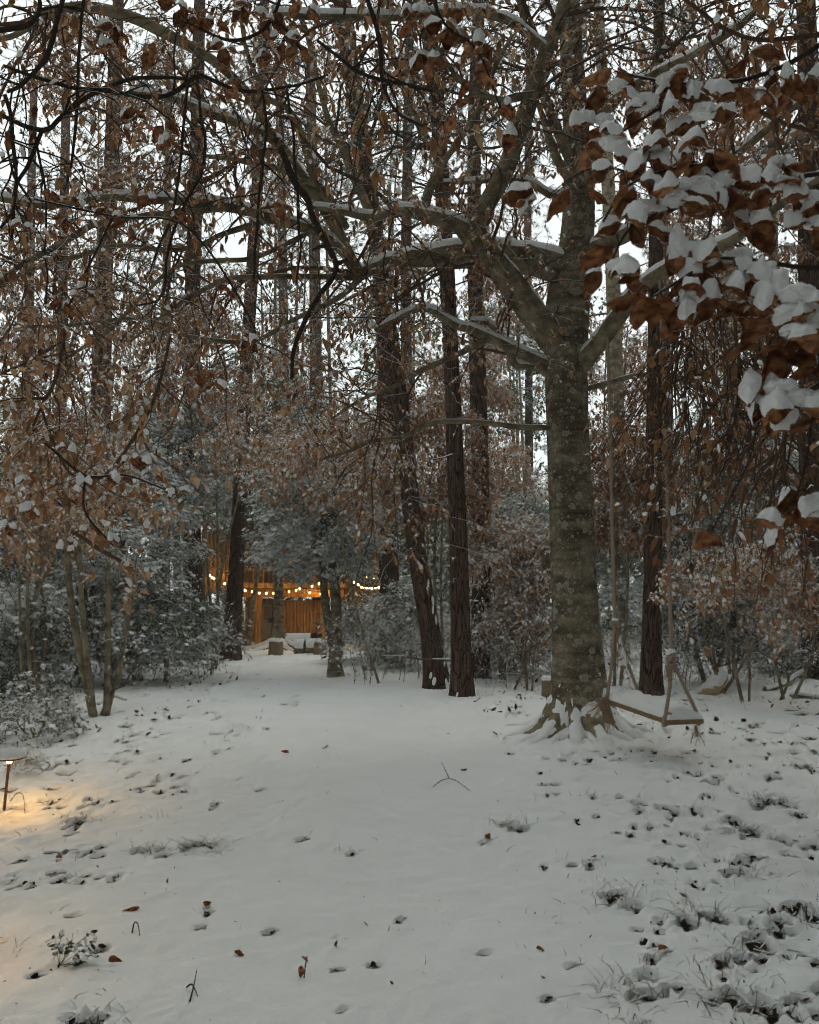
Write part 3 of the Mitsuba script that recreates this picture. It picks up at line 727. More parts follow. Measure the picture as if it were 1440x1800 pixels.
def spray(label, mains, spots, seed, name='snowy_leaf_branch', size=(.082, .120)):
    """mains: twig polylines in (px, py, depth, half width); spots: (px, py, depth, how many leaves, snow yes or no)."""
    r = np.random.default_rng(seed)
    key = fresh(name)
    tag(key, label, 'branch')
    P, R = [], []
    for c in mains:
        s = spline(np.array([[*at(a, b, y), w / F * y] for a, b, y, w in c]), 24)
        P.append(s[:, :3]); R.append(s[:, 3])
    P, R = np.array(P), np.array(R)
    allp = P.reshape(-1, 3)
    tp_, n = [], 0
    sn = [snow_on(P, R, r, .7, 6)]
    for (a, b, y, cnt, has) in spots:
        c = at(a, b, y)
        o = allp[np.argmin(np.linalg.norm(allp - c, axis=1) + np.where(allp[:, 2] < c[2], .05, 0))]
        e = c + np.array([0, 0, .03])
        mid_ = (o + e) / 2 + np.array([0, 0, .02 + .1 * np.linalg.norm(o - e)])
        tw_ = spline(np.vstack([o, mid_, e]), 8)
        tp_.append(tw_)
        a0 = r.uniform(0, 6.28)
        if has is True and cnt > 1:                           # a crumbly clump that bridges the leaves at the twig's tip
            bm = ball(np.zeros(3), 1.0, 4)
            v_ = bm[0] * (.65 + .7 * fb(bm[0] * 2.1 + c * 30, 3, n)[:, None]) * [.034, .030, .017] * r.uniform(.7, 1.25)
            kk = key + '__' + num('snow_clump', len([q for q in scene if q.startswith(key + '__snow_clump')]))
            put(kk, (v_ + e + [r.normal() * .008, -.012, .008], bm[1]), 'leaf_snow')
        for k in range(cnt):
            a_ = a0 + 6.28 * k / cnt + r.normal() * .35
            d = np.array([math.cos(a_), math.sin(a_), r.uniform(-.55, .25)])
            L = r.uniform(*size)
            base = e + d * [.012, .012, 0] + r.normal(size=3) * [.010, .010, .008]
            leaf, s_ = big_leaf(base, d, L, L * r.uniform(.55, .72), r.normal() * .30, r, snow=r.random() < (.80 if has is True else has))
            kk = key + '__' + num('leaf', n)
            put(kk, leaf[:2], 'big_leaf_a' if r.random() < .7 else 'big_leaf_b', uv=leaf[2])
            if s_ is not None: put(kk + '__snow', s_, 'leaf_snow')
            n += 1
    tp_ = np.array(tp_)
    for k in range(len(P)):
        m = tubes(P[k:k + 1], R[k:k + 1], 8)
        put(key + '__' + num('stem', k), m, 'twig_mat', color=twig_colors(len(m[0]), 'dark', r))
    m = tubes(tp_, np.full(tp_.shape[:2], .0016), 5)
    put(key + '__twigs', m, 'twig_mat', color=twig_colors(len(m[0]), 'dark', r), kind='stuff')
    sn = join(*sn)
    put(key + '__stem_snow', sn, 'leaf_snow')
    return key


spray('upper snow laden leafy branch at the right, its tips left near the tall pine',
      [[(1470, 60, 2.4, 5), (1390, 110, 2.35, 4.5), (1310, 140, 2.3, 4), (1230, 150, 2.25, 3.5), (1160, 190, 2.2, 3), (1080, 240, 2.15, 2)], [(1230, 150, 2.25, 3), (1150, 140, 2.2, 2.5), (1080, 125, 2.2, 2)]],
      [(1089, 132, 2.2, 2, False), (1085, 176, 2.2, 2, True), (1055, 236, 2.15, 3, True), (1072, 276, 2.15, 2, True), (1100, 290, 2.15, 1, True), (1134, 205, 2.2, 2, True), (1162, 214, 2.2, 2, .6), (1165, 165, 2.2, 2, True), (1190, 150, 2.2, 2, True), (1214, 178, 2.2, 2, True),
       (1229, 165, 2.2, 1, True), (1241, 222, 2.2, 2, True), (1305, 168, 2.3, 2, .6), (1340, 176, 2.3, 3, .6), (1324, 112, 2.3, 2, .7), (1376, 140, 2.3, 3, .8), (1425, 150, 2.3, 3, .8), (1270, 180, 2.3, 2, .6), (1380, 180, 2.3, 2, .5)], 41, size=(.08, .115))
spray('middle snow laden leafy branch at the right with dark red leaves hanging in its centre',
      [[(1480, 300, 2.1, 5), (1400, 310, 2.05, 4.5), (1320, 310, 2.0, 4), (1250, 290, 1.95, 3.5), (1170, 300, 1.9, 3), (1100, 330, 1.85, 2.5), (1060, 390, 1.85, 2)], [(1250, 290, 1.95, 3), (1200, 350, 1.9, 2.5), (1110, 400, 1.85, 2), (1070, 470, 1.85, 2)]],
      [(1226, 284, 1.9, 3, .7), (1254, 290, 1.9, 2, False), (1210, 300, 1.95, 2, .4), (1150, 288, 1.9, 3, True), (1130, 300, 1.9, 2, .7), (1107, 342, 1.85, 3, .7), (1090, 330, 1.85, 1, True), (1195, 355, 1.85, 3, True), (1175, 380, 1.85, 2, True), (1230, 355, 1.9, 2, True), (1275, 345, 1.95, 3, True), (1293, 378, 1.95, 3, .6), (1320, 405, 1.95, 2, .8),
       (1360, 312, 2.0, 3, True), (1397, 325, 2.0, 2, .7), (1366, 352, 2.0, 2, True), (1397, 360, 2.0, 2, .3), (1431, 375, 2.0, 3, True), (1425, 420, 2.0, 3, True), (1100, 415, 1.85, 3, .8), (1085, 440, 1.85, 1, False), (1128, 436, 1.85, 1, True), (1067, 490, 1.85, 2, .7), (1098, 500, 1.85, 2, True), (950, 372, 2.2, 1, True), (965, 366, 2.2, 1, .5), (1020, 350, 2.1, 2, .3)], 42)
spray('lower snow laden leafy branch at the right hanging over the swing',
      [[(1480, 470, 2.0, 5), (1410, 470, 1.95, 4.5), (1340, 460, 1.9, 4), (1260, 455, 1.85, 3.5), (1200, 490, 1.8, 3), (1150, 520, 1.8, 2)], [(1340, 460, 1.9, 3), (1360, 510, 1.85, 3), (1400, 550, 1.8, 3), (1440, 600, 1.8, 3), (1460, 680, 1.8, 2)]],
      [(1208, 446, 1.85, 3, .7), (1235, 488, 1.85, 3, True), (1215, 470, 1.85, 2, True), (1266, 478, 1.85, 2, .3), (1305, 478, 1.9, 2, True), (1357, 495, 1.85, 2, .6), (1320, 505, 1.85, 3, True), (1345, 520, 1.85, 2, True), (1146, 545, 1.8, 2, .3), (1167, 550, 1.8, 2, .8), (1120, 540, 1.8, 2, .7), (1195, 545, 1.8, 2, .8), (1216, 553, 1.8, 3, True), (1253, 546, 1.8, 2, .2), (1275, 530, 1.8, 2, .5),
       (1305, 548, 1.8, 3, .8), (1330, 540, 1.8, 2, .8), (1393, 552, 1.75, 3, True), (1415, 570, 1.75, 3, True), (1375, 580, 1.75, 2, True), (1405, 585, 1.75, 3, True), (1432, 600, 1.75, 3, True), (1390, 615, 1.75, 3, True), (1424, 622, 1.75, 3, True), (1344, 640, 1.8, 2, False), (1440, 650, 1.75, 2, .5)], 43)
spray('low spray of snowy leaves at the right edge below the others',
      [[(1480, 640, 1.9, 4), (1430, 680, 1.85, 3.5), (1380, 700, 1.8, 3), (1330, 685, 1.8, 2)], [(1430, 680, 1.85, 2), (1425, 760, 1.85, 2), (1400, 870, 1.85, 2), (1345, 930, 1.85, 1.5)], [(1330, 690, 1.85, 1.5), (1320, 800, 1.85, 1.5), (1240, 955, 1.85, 1.5)]],
      [(1323, 684, 1.8, 2, .5), (1345, 695, 1.8, 1, True), (1366, 712, 1.75, 3, True), (1390, 730, 1.75, 3, True), (1421, 742, 1.75, 3, .7), (1440, 760, 1.75, 2, .2), (1381, 885, 1.85, 1, .5), (1405, 915, 1.85, 3, .8), (1430, 900, 1.85, 3, .6), (1338, 940, 1.85, 1, True), (1234, 965, 1.85, 1, True)], 44)
spray('snowy dead leaves in the top middle of the picture, hanging from a bare twig',
      [[(760, -30, 3.0, 3), (770, 20, 3.0, 3), (790, 50, 3.0, 2.5), (840, 90, 3.0, 2), (880, 190, 3.0, 1.5)], [(770, 20, 3.0, 2), (740, 60, 3.0, 2), (745, 110, 3.0, 1.5)]],
      [(785, 55, 3.0, 4, .7), (800, 60, 3.0, 3, .4), (750, 110, 3.0, 4, .5), (835, 90, 3.0, 3, .4), (850, 120, 3.0, 2, .8), (880, 195, 3.0, 3, .5), (800, 210, 3.0, 2, .3), (905, 240, 3.0, 2, .6), (830, 150, 3.0, 2, False), (740, 30, 3.0, 2, True), (715, 40, 3.0, 2, .5)], 45)
spray('snowy dead leaves bunched at the top left of the picture',
      [[(500, -30, 3.6, 3), (480, 30, 3.6, 3.5), (450, 60, 3.6, 3), (400, 70, 3.6, 3), (330, 40, 3.6, 2)], [(480, 30, 3.6, 3), (510, 60, 3.6, 3), (530, 90, 3.6, 2)]],
      [(315, 20, 3.6, 4, .8), (340, 35, 3.6, 3, .6), (400, 90, 3.6, 3, .8), (380, 40, 3.6, 3, .2), (420, 25, 3.6, 3, .4), (475, 45, 3.6, 4, .9), (500, 75, 3.6, 4, .9), (520, 90, 3.6, 3, .5), (470, 100, 3.6, 3, .8), (205, 55, 3.6, 3, .4), (200, 85, 3.6, 3, .2), (412, 160, 3.6, 2, 0.), (235, 205, 3.6, 2, .2), (290, 230, 3.6, 2, .2), (300, 260, 3.6, 2, .1), (90, 95, 3.6, 2, .2), (540, 20, 3.6, 3, .3), (265, 90, 3.6, 2, .2)], 46)
spray('scattered brown leaves hanging on fine twigs in the left middle',
      [[(60, 350, 4.2, 2), (200, 380, 4.2, 2), (330, 400, 4.2, 2), (440, 560, 4.2, 2), (445, 620, 4.2, 1.5)], [(200, 380, 4.2, 2), (150, 480, 4.2, 2), (120, 540, 4.2, 2)]],
      [(90, 345, 4.2, 3, .1), (130, 355, 4.2, 3, .1), (190, 375, 4.2, 4, .4), (215, 390, 4.2, 3, .6), (230, 410, 4.2, 3, .7), (260, 350, 4.2, 2, .3), (310, 385, 4.2, 3, .3), (325, 390, 4.2, 2, .5), (110, 395, 4.2, 3, .1), (40, 405, 4.2, 2, .8), (440, 605, 4.2, 3, .6), (350, 660, 4.2, 3, .2), (380, 680, 4.2, 3, .2), (150, 515, 4.2, 2, .5), (115, 535, 4.2, 3, .1), (390, 510, 4.2, 2, .1), (490, 370, 4.2, 4, .7), (170, 490, 4.2, 2, .3)], 47, size=(.075, .105))
spray('snow topped tan leaves hanging in a row above the left saplings',
      [[(80, 780, 4.6, 2), (150, 835, 4.6, 2.5), (220, 835, 4.6, 2), (290, 860, 4.6, 1.5)], [(150, 835, 4.6, 2), (150, 900, 4.6, 2), (200, 960, 4.6, 1.5)]],
      [(120, 795, 4.6, 2, .9), (55, 845, 4.6, 3, .6), (155, 850, 4.6, 4, .9), (140, 860, 4.6, 3, .6), (205, 845, 4.6, 3, .4), (260, 810, 4.6, 3, .8), (245, 870, 4.6, 3, .3), (285, 875, 4.6, 2, .3), (265, 840, 4.6, 2, .6), (55, 905, 4.6, 3, .7), (10, 930, 4.6, 3, .7), (115, 965, 4.6, 4, .5), (155, 935, 4.6, 3, .4), (195, 955, 4.6, 3, .6), (230, 815, 4.6, 3, .3), (310, 870, 4.6, 2, .8)], 48, size=(.07, .105))


# ------------------------------------------------------------------ generic trees
def stem_mesh(C, n, sides, seed, rough=.05, flare=0.35, fl_h=.25):
    """A trunk: C rows (x, y, z, radius); returns mesh and uv in metres."""
    s = spline(C, n)
    th = np.linspace(0, 2 * np.pi, sides + 1)
    z = s[:, 2] - s[0, 2]
    q = np.stack([np.cos(th)[None] + 0 * z[:, None], np.sin(th)[None] + 0 * z[:, None], z[:, None] * .6 + 0 * th[None]], -1)
    R = s[:, 3:4] * (1 + flare * np.exp(-z / fl_h)[:, None] * (.6 + .8 * nz(q * [1.6, 1.6, .1], seed)) + rough * 2 * (fb(q * [3.5, 3.5, 1.6], 3, seed + 1) - .5))
    V = np.stack([s[:, 0:1] + R * np.cos(th), s[:, 1:2] + R * np.sin(th), s[:, 2:3] + 0 * R], -1)
    m = sides + 1
    i, j = np.meshgrid(np.arange(n - 1), np.arange(sides), indexing='ij')
    f = np.stack([i * m + j, i * m + j + 1, (i + 1) * m + j + 1, (i + 1) * m + j], -1).reshape(-1, 4)
    uv = np.stack([np.broadcast_to(th[None] * s[0, 3], R.shape), np.broadcast_to(z[:, None], R.shape)], -1)
    return (V.reshape(-1, 3), np.vstack([f[:, [0, 1, 2]], f[:, [0, 2, 3]]])), uv.reshape(-1, 2), s


def needle_tufts(p, d, rng, L, n=9, w=.012):
    """Bursts of pine needles: thin bent triangles round each point."""
    N = len(p)
    D = unit(d[:, None] * .7 + rng.normal(size=(N, n, 3)) * .75)
    l = rng.uniform(*L, (N, n, 1))
    S = unit(np.cross(D, rng.normal(size=(N, n, 3)))) * w
    b = np.broadcast_to(p[:, None], D.shape)
    mid = b + D * l * .55
    tip = b + D * l - np.array([0, 0, .2]) * l
    v = np.stack([b - S * .4, b + S * .4, mid - S * .6, mid + S * .6, tip], 2).reshape(-1, 3)
    f = (np.array([[0, 1, 2], [1, 3, 2], [2, 3, 4]])[None] + 5 * np.arange(N * n)[:, None, None]).reshape(-1, 3)
    return v, f


def pine(label, path, seed, crown=(9, 22), bark='pine_bark', dead=5, group=None, snow_side=False, name='pine_tree', nbr=26, height_=24, tuft=2, crown_r=(1.2, 2.6)):
    """path: (px, py, half width px) rows from the foot up, all at the foot's depth."""
    r = np.random.default_rng(seed)
    key = fresh(name)
    tag(key, label, 'tree', group)
    if len(path[0]) == 4:
        Y = path[0][3]
        g = at(path[0][0], path[0][1], Y); g[2] = float(height(g[0], g[1]))
    else:
        g = gz(path[0][0], path[0][1]); Y = g[1]
    C = [[g[0], Y, g[2] - .15, path[0][2] / F * Y]]
    for row in path[1:]:
        q = at(row[0], row[1], Y)
        if q[2] > C[-1][2] + .3: C.append([q[0], Y, q[2], row[2] / F * Y])
    d = (np.array(C[-1]) - np.array(C[-2])) / (C[-1][2] - C[-2][2])
    if C[-1][2] < height_ - 1:
        k = height_ - C[-1][2]
        C.append([C[-1][0] + d[0] * k, Y + r.normal() * .3, height_, .05])
    mesh, uv, s = stem_mesh(C, 120, 28, seed)
    put(key + '__trunk', mesh, bark, uv=uv)
    if snow_side:
        put(key + '__snow', snow_cap(mesh, .010, .40, .55, seed, ns=30, amp=.66), 'snow', label='flecks of snow stuck to the bark')
    else:
        cap = snow_cap((mesh[0], mesh[1][(mesh[0][:, 2] < g[2] + .8)[mesh[1]].all(1)]),   .014, .40, .6, seed, ns=16, amp=.56)
        if len(cap[0]): put(key + '__snow', cap, 'snow')
    P, R = s[None, :, :3], s[None, :, 3]
    z = s[:, 2]
    t0, t1 = np.interp([crown[0], crown[1]], z, np.linspace(0, 1, len(z)))
    a1, q1 = children(P, R, nbr, crown_r, r, out=.9, droop=.05, K=6, t0=t0, t1=t1, rscale=.35, up=.1)
    a2, q2 = children(a1, q1, 6, (.3, .8), r, out=.6, droop=0., K=4, t0=.35)
    br = [tubes(a1, q1, 5), tubes(a2, q2, 3)]
    sn = [snow_on(a1, q1, r, .7, 4)]
    if dead:
        d1, e1 = children(P, R, dead, (.5, 1.4), r, out=.95, droop=.1, K=5, t0=.06, t1=t0, rscale=.25)
        br.append(tubes(d1, e1, 4)); sn.append(snow_on(d1, e1, r, .7, 4))
    br = join(*br)
    put(key + '__branches', br, 'twig_mat', color=twig_colors(len(br[0]), 'brown', r), kind='stuff')
    pt, dd = sites(a2, tuft, r, .4, 1)
    v, f = needle_tufts(pt, dd, r, (.14, .26), 9, .012)
    col = np.repeat(np.asarray(PINEG)[r.integers(0, 3, len(v) // 5)] * r.uniform(.7, 1.3, (len(v) // 5, 1)), 5, 0)
    put(key + '__crown', (v, f), 'leaf', color=col, kind='stuff')
    k = r.random(len(pt)) < .35
    (A, S) = leaves(pt[k], dd[k], r, (.12, .2), (.5, .8), (.2, .6), PINEG, snow=1., sth=.02, scov=.9)
    put(key + '__crown_snow', join(S, *sn), 'snow', kind='stuff')
    return key


pine('dark pine left of the tree house, leaning right, string lights behind it', [(405, 1158, 18), (410, 1080, 15), (418, 960, 13), (430, 700, 12), (445, 450, 11), (458, 220, 10), (464, 50, 9)], 101)
pine('tall straight dark pine among the evergreens left of the tree house', [(340, 1163, 17), (338, 1000, 16), (336, 800, 15), (338, 550, 14), (346, 250, 12), (350, 50, 11)], 102)
pine('tall reddish pine at the left rising between two paler trunks', [(172, 1100, 19, 22.), (178, 700, 17), (184, 450, 15), (196, 300, 14), (203, 100, 12)], 103)
pine('thin pale far pine at the left edge', [(44, 1080, 9, 34.), (48, 700, 8), (56, 300, 7), (60, 150, 6)], 104)
pine('thin far pine seen just left of the third trunk', [(291, 1080, 9, 34.), (291, 700, 8), (294, 400, 7), (298, 100, 6)], 105)
pine('dark pine at the right end of the string lights', [(686, 1166, 20), (684, 1000, 17), (681, 800, 16), (679, 620, 16), (668, 470, 15), (645, 300, 14), (620, 120, 13), (606, 0, 12)], 106)
pine('snow flecked pine leaning to the left in the middle of the picture', [(772, 1210, 23), (756, 1110, 18), (738, 1000, 17), (722, 880, 16), (710, 760, 15), (698, 660, 14), (684, 570, 13), (661, 420, 12), (636, 280, 11), (612, 120, 10)], 107, snow_side=True)
pine('straight pine in the middle with furrowed red brown bark, nearest of the middle group', [(813, 1222, 20), (810, 1100, 17), (806, 950, 16), (800, 800, 15), (794, 650, 14), (787, 500, 14), (776, 300, 14), (766, 160, 13), (745, 20, 12)], 108)
pine('pine close behind the straight middle pine, half hidden by it', [(842, 1190, 18), (846, 1000, 16), (845, 850, 15), (840, 650, 15), (834, 400, 13), (834, 200, 12), (842, 20, 11)], 109)
pine('straight dark pine to the right of the rope swing', [(1144, 1222, 20), (1146, 1080, 16), (1149, 900, 15), (1151, 650, 13), (1154, 350, 12), (1157, 100, 9), (1158, 0, 9)], 110)
pine('slim pale pine just right of the dark pine by the swing', [(1172, 1100, 9, 26.), (1171, 700, 8), (1168, 400, 7), (1165, 100, 6)], 111)
pine('tall grey trunk rising right behind the big beech', [(1092, 1120, 13, 23.), (1086, 800, 13), (1078, 500, 13), (1068, 300, 12), (1060, 150, 10), (1052, 0, 9)], 112, bark='limb_bark', name='background_tree')
pine('thick dark pine at the right edge behind the snowy leaves', [(1432, 1120, 24, 16.), (1428, 800, 22), (1424, 400, 20), (1420, 100, 18)], 113)
pine('slim pale trunk between the two middle pine groups, far behind', [(718, 1100, 11, 28.), (716, 800, 10), (714, 500, 10), (716, 300, 9), (720, 50, 8)], 114)
pine('slim far pine just left of the big beech trunk', [(930, 1100, 8, 36.), (930, 700, 7), (928, 400, 7), (930, 100, 6)], 115)
pine('far pine at the right standing behind the dark holly', [(1290, 1100, 12, 30.), (1285, 700, 11), (1280, 400, 10), (1278, 100, 9)], 116)
pine('far slim pine behind the arching evergreen', [(560, 1100, 12, 32.), (556, 700, 11), (552, 400, 10), (545, 100, 9)], 117)
pine('far pine at the left, right of the leaning dark pine', [(505, 1100, 10, 36.), (500, 700, 9), (496, 400, 8), (490, 100, 8)], 118)
pine('far pine at the left between the edge and the tall reddish pine', [(105, 1100, 10, 30.), (108, 700, 9), (112, 400, 8), (118, 100, 8)], 119)
pine('far slim pine at the right, left of the thick edge pine', [(1365, 1100, 10, 32.), (1362, 700, 9), (1358, 300, 8), (1355, 100, 8)], 120)


# sprays of foliage, modelled once each and set along the branches as instances
CL = {}


def cluster(name, seed, L=.55, n2=9, n3=2, per=6, tl=(.14, .34), lsize=(.024, .044), lw=(.4, .6), droop=(.1, .6), pal=GREEN, snow=.6, sth=.010, scov=.9, arch=.10, sag=.22, down=.12, bark='grey', spread=.8, blob=0):
    r = np.random.default_rng(seed)
    t = np.linspace(0, 1, 8)
    P = np.stack([t * L, .05 * L * np.sin(t * 5 + seed), L * (arch * np.sin(np.pi * t) - sag * t * t)], 1)[None]
    R = np.linspace(.005, .002, 8)[None]
    a2, q2 = children(P, R, n2, tl, r, out=.62, droop=down, K=5, t0=.05, rmin=.0018)
    a2[..., 2] = P[0, 0, 2] + (a2[..., 2] - P[0, 0, 2]) * .75
    ends, q3 = children(a2, q2, n3, (tl[0] * .5, tl[1] * .6), r, out=.62, droop=down, K=4, t0=.2, rmin=.0014)
    allp = [sites(ends, per, r, .1), sites(a2, per, r, .1)]
    p, d = np.vstack([x[0] for x in allp]), np.vstack([x[1] for x in allp])
    A, S = leaves(p, d, r, lsize, lw, droop, pal, snow=snow, sth=sth, scov=scov, spread=spread)
    tw = join(tubes(P, R, 4), tubes(a2, q2, 3))
    S = join(S, snow_on(P, R, r, .9, 4), snow_on(a2, q2, r, .8, 4))
    if blob:                                                  # pads of snow that bridge the leaves on top of the bough
        k = r.integers(0, len(p), blob)
        m = trimesh.creation.icosphere(subdivisions=1)
        v0, f0 = np.asarray(m.vertices), np.asarray(m.faces)
        for c in p[k]:
            w = r.uniform(.016, .042)
            S = join(S, (v0 * [w * 1.5, w * 1.2, w * .5] * (1 + .3 * (nz(v0 * 2.3 + c * 50, 2)[:, None] - .5)) + c + [0, 0, .012], f0))
    g = {'type': 'shapegroup', 'leaf': mikit.ply(A[:2], 'leaf', smooth=True, color=A[2]), 'snow': mikit.ply(S, 'snow', smooth=True),
         'twig': mikit.ply(tw, 'twig_mat', smooth=True, color=twig_colors(len(tw[0]), bark, r))}
    scene['spray_' + name] = g
    CL.setdefault(name.split('-')[0], []).append('spray_' + name)


for k in range(3):
    cluster(f'green-{k}', 500 + k, blob=(1, 4, 10)[k], snow=(.05, .20, .60)[k])
    cluster(f'snowy_green-{k}', 580 + k, blob=(6, 9, 14)[k], snow=(.22, .45, .68)[k])
    cluster(f'bare_green-{k}', 505 + k, pal=DARKG, snow=(.05, .12, .42)[k], blob=(0, 2, 9)[k])
    cluster(f'olive-{k}', 510 + k, pal=OLIVE, snow=(.1, .28, .5)[k], blob=(0, 1, 5)[k], n2=8, per=3, lsize=(.035, .06))
    cluster(f'tan-{k}', 520 + k, pal=TAN, bark='brown', n2=7, n3=2, per=2, tl=(.15, .4), lsize=(.06, .10), lw=(.40, .56), droop=(.7, 1.2), snow=.55, sth=.007, scov=.55, sag=.3, down=.25)
    cluster(f'snowtan-{k}', 530 + k, pal=TAN, bark='brown', n2=7, n3=2, per=2, tl=(.15, .4), lsize=(.06, .10), lw=(.40, .56), droop=(.7, 1.2), snow=.9, sth=.009, scov=.62, sag=.3, down=.25)
    cluster(f'brown-{k}', 540 + k, pal=BROWN, bark='brown', n2=7, n3=2, per=2, tl=(.15, .4), lsize=(.06, .10), lw=(.40, .56), droop=(.7, 1.2), snow=.4, sth=.007, scov=.55, sag=.3, down=.25)
    cluster(f'far-{k}', 550 + k, pal=GREEN, n2=8, n3=1, per=3, lsize=(.05, .09), sth=.014, snow=(.04, .16, .5)[k], blob=(1, 3, 7)[k])
    cluster(f'fartan-{k}', 560 + k, pal=TAN, bark='brown', n2=7, n3=1, per=3, lsize=(.06, .10), droop=(.6, 1.1), sth=.012, snow=.6)
    cluster(f'brush-{k}', 570 + k, pal=OLIVE + TAN[:1], bark='brown', L=.7, n2=12, n3=2, per=1, tl=(.2, .5), lsize=(.035, .06), snow=.8, sth=.012, arch=.3, sag=-.2, down=0.)


def scatter(key, kind, p, az, pitch, sc, r):
    """Instances of one kind of spray at the points p, turned to az, bent down by pitch (radians)."""
    names = CL[kind]
    pick = fb(p * [.9, .9, 1.1] + len(p), 2, 7) + .10 * (nz(p * 4, 3) - .5)         # snow lies in patches: which of the three sprays hangs where
    pick = np.digitize(pick, np.quantile(pick, [.42, .74])) if kind in ('green', 'snowy_green', 'bare_green', 'far', 'olive') else r.integers(0, len(names), len(p))
    for i in range(len(p)):
        ca, sa, cp, sp = math.cos(az[i]), math.sin(az[i]), math.cos(pitch[i]), math.sin(pitch[i])
        M = np.eye(4)
        M[:3, :3] = np.array([[ca, -sa, 0], [sa, ca, 0], [0, 0, 1]]) @ np.array([[cp, 0, sp], [0, 1, 0], [-sp, 0, cp]]) * sc[i]
        M[:3, 3] = p[i]
        scene[f'{key}__{i + 1:03d}'] = {'type': 'instance', 'to_world': T(M.tolist()), 'group': {'type': 'ref', 'id': names[int(pick[i])]}}
    tag(key, kind='stuff')


def bush(label, base, ell, Y, seed, kind='green', n1=50, per=3, sc=(.75, 1.25), pitch=(.05, .55), stems=2, stem_px=5, bark='grey', name='evergreen_tree', cat='tree', stem_name='trunk', fol='crown', stem_bark='limb_bark', lean=.25):
    """A tree or bush whose crown fills an ellipsoid: base (px, py) foot, ell (px, py, rx px, ry px), at depth Y."""
    r = np.random.default_rng(seed)
    key = fresh(name)
    tag(key, label, cat)
    g = at(base[0], base[1], Y); g[2] = float(height(g[0], Y))
    c = at(ell[0], ell[1], Y)
    rx, rz = ell[2] / F * Y, ell[3] / F * Y
    ry = min(rx, 2.6) * .9
    tops = []
    for k in range(stems):
        a = r.uniform(0, 6.28)
        top = c + np.array([math.cos(a) * rx * lean, math.sin(a) * ry * lean, rz * r.uniform(.2, .6)])
        b = g + np.array([math.cos(a), math.sin(a) * .5, 0]) * .16 * (k > 0)
        b[2] = float(height(b[0], b[1])) - .08
        mids = b + (top - b) * .45 + np.array([r.normal() * .10, r.normal() * .1, 0])
        w = stem_px / F * Y * r.uniform(.8, 1.1) * (1 if k == 0 else .75)
        m, uv, s = stem_mesh(np.array([[*b, w], [*mids, w * .8], [*top, w * .3]]), 36, 12, seed + k, .06, .15)
        put(key + '__' + num(stem_name, k), m, stem_bark, uv=uv)
        tops.append(s)
    S = np.concatenate(tops)
    u = unit(r.normal(size=(n1, 3))) * r.uniform(.25, 1, (n1, 1)) ** .5
    E = c + u * [rx, ry, rz]
    E[:, 2] = np.maximum(E[:, 2], .12)
    dist = np.linalg.norm((E[:, None] - S[None, :, :3]) * [1, 1, 1.4] + np.array([0, 0, -.25 * rz]), axis=2)
    O = S[np.argmin(dist, 1), :3]
    t = np.linspace(0, 1, 7)[None, :, None]
    arch = np.linalg.norm(E - O, axis=1)[:, None, None] * .22
    P = O[:, None] + (E - O)[:, None] * t + np.array([0, 0, 1.0]) * arch * (4 * t * (1 - t)) * .6
    P += (r.normal(size=P.shape) * .03) * t
    R = np.linspace(1, .25, 7)[None] * np.clip(np.linalg.norm(E - O, axis=1) * .010, .004, .03)[:, None]
    tws = tubes(P, R, 4)
    put(key + '__branches', tws, 'twig_mat', color=twig_colors(len(tws[0]), bark, r), kind='stuff')
    put(key + '__snow', snow_on(P, R, r, .8, 4), 'snow', kind='stuff')
    p, d = sites(P, per, r, .3)
    n = len(p)
    scatter(key + '__' + fol, kind, p, np.arctan2(d[:, 1], d[:, 0]) + r.normal(size=n) * .7, r.uniform(*pitch, n), r.uniform(*sc, n), r)
    return key


bush('tall dark evergreen at the left edge, behind the saplings', (30, 1190), (40, 990, 130, 230), 16, 201, 'bare_green', 85)
bush('broad snow dusted evergreen in the left middle', (250, 1165), (225, 945, 150, 180), 16, 202, 'snowy_green', n1=110)
bush('snowy evergreen rising behind the left pines', (310, 1150), (300, 800, 130, 125), 19, 203, 'snowy_green', n1=100, sc=(.9, 1.4))
bush('low snow laden evergreen at the foot of the left pines', (290, 1160), (270, 1095, 115, 75), 15.5, 204, n1=60, stem_px=3)
bush('evergreen above the tree house roof at the left', (385, 1145), (425, 850, 100, 100), 23, 205, n1=80, sc=(1., 1.5))
bush('evergreen with olive twin trunks arching over the path and the string lights', (587, 1180), (560, 905, 142, 95), 16.5, 206, 'snowy_green', n1=125, stems=2, stem_px=11, stem_bark='beech_bark', lean=.08, pitch=(.2, .7))
bush('small young evergreen between the pines in the middle', (722, 1170), (722, 1085, 42, 75), 18.5, 207, n1=40, stem_px=2)
bush('evergreen far behind the leaning middle pine', (745, 1140), (745, 960, 70, 130), 25, 208, 'far', 60, sc=(1.2, 1.8))
bush('snowy evergreen behind the left side of the big beech', (925, 1165), (925, 960, 70, 120), 17, 209, 'snowy_green', n1=75)
bush('evergreen between the big beech and the dark pine', (1095, 1160), (1095, 990, 60, 150), 21, 210, n1=75, sc=(.9, 1.4))
bush('dark holly with snowy tips right of the swing ropes', (1240, 1180), (1235, 1010, 95, 130), 15, 211, 'bare_green', 105)
bush('tall evergreen behind the right hand twigs', (1330, 1160), (1330, 850, 135, 170), 21, 212, 'bare_green', 110, sc=(.9, 1.4))
bush('low evergreen at the right edge beyond the fallen branches', (1400, 1185), (1405, 1100, 115, 80), 17, 213, 'bare_green', 95)
bush('low snowy evergreen right of the tree house', (640, 1155), (635, 1105, 60, 50), 20, 214, 'olive', 45, stem_px=2)
bush('low tangled snowy shrub left of the big beech trunk', (905, 1185), (900, 1125, 80, 60), 17.5, 215, 'olive', 55, 2, name='shrub', cat='shrub', stem_name='stem', fol='leaves', stem_px=2)
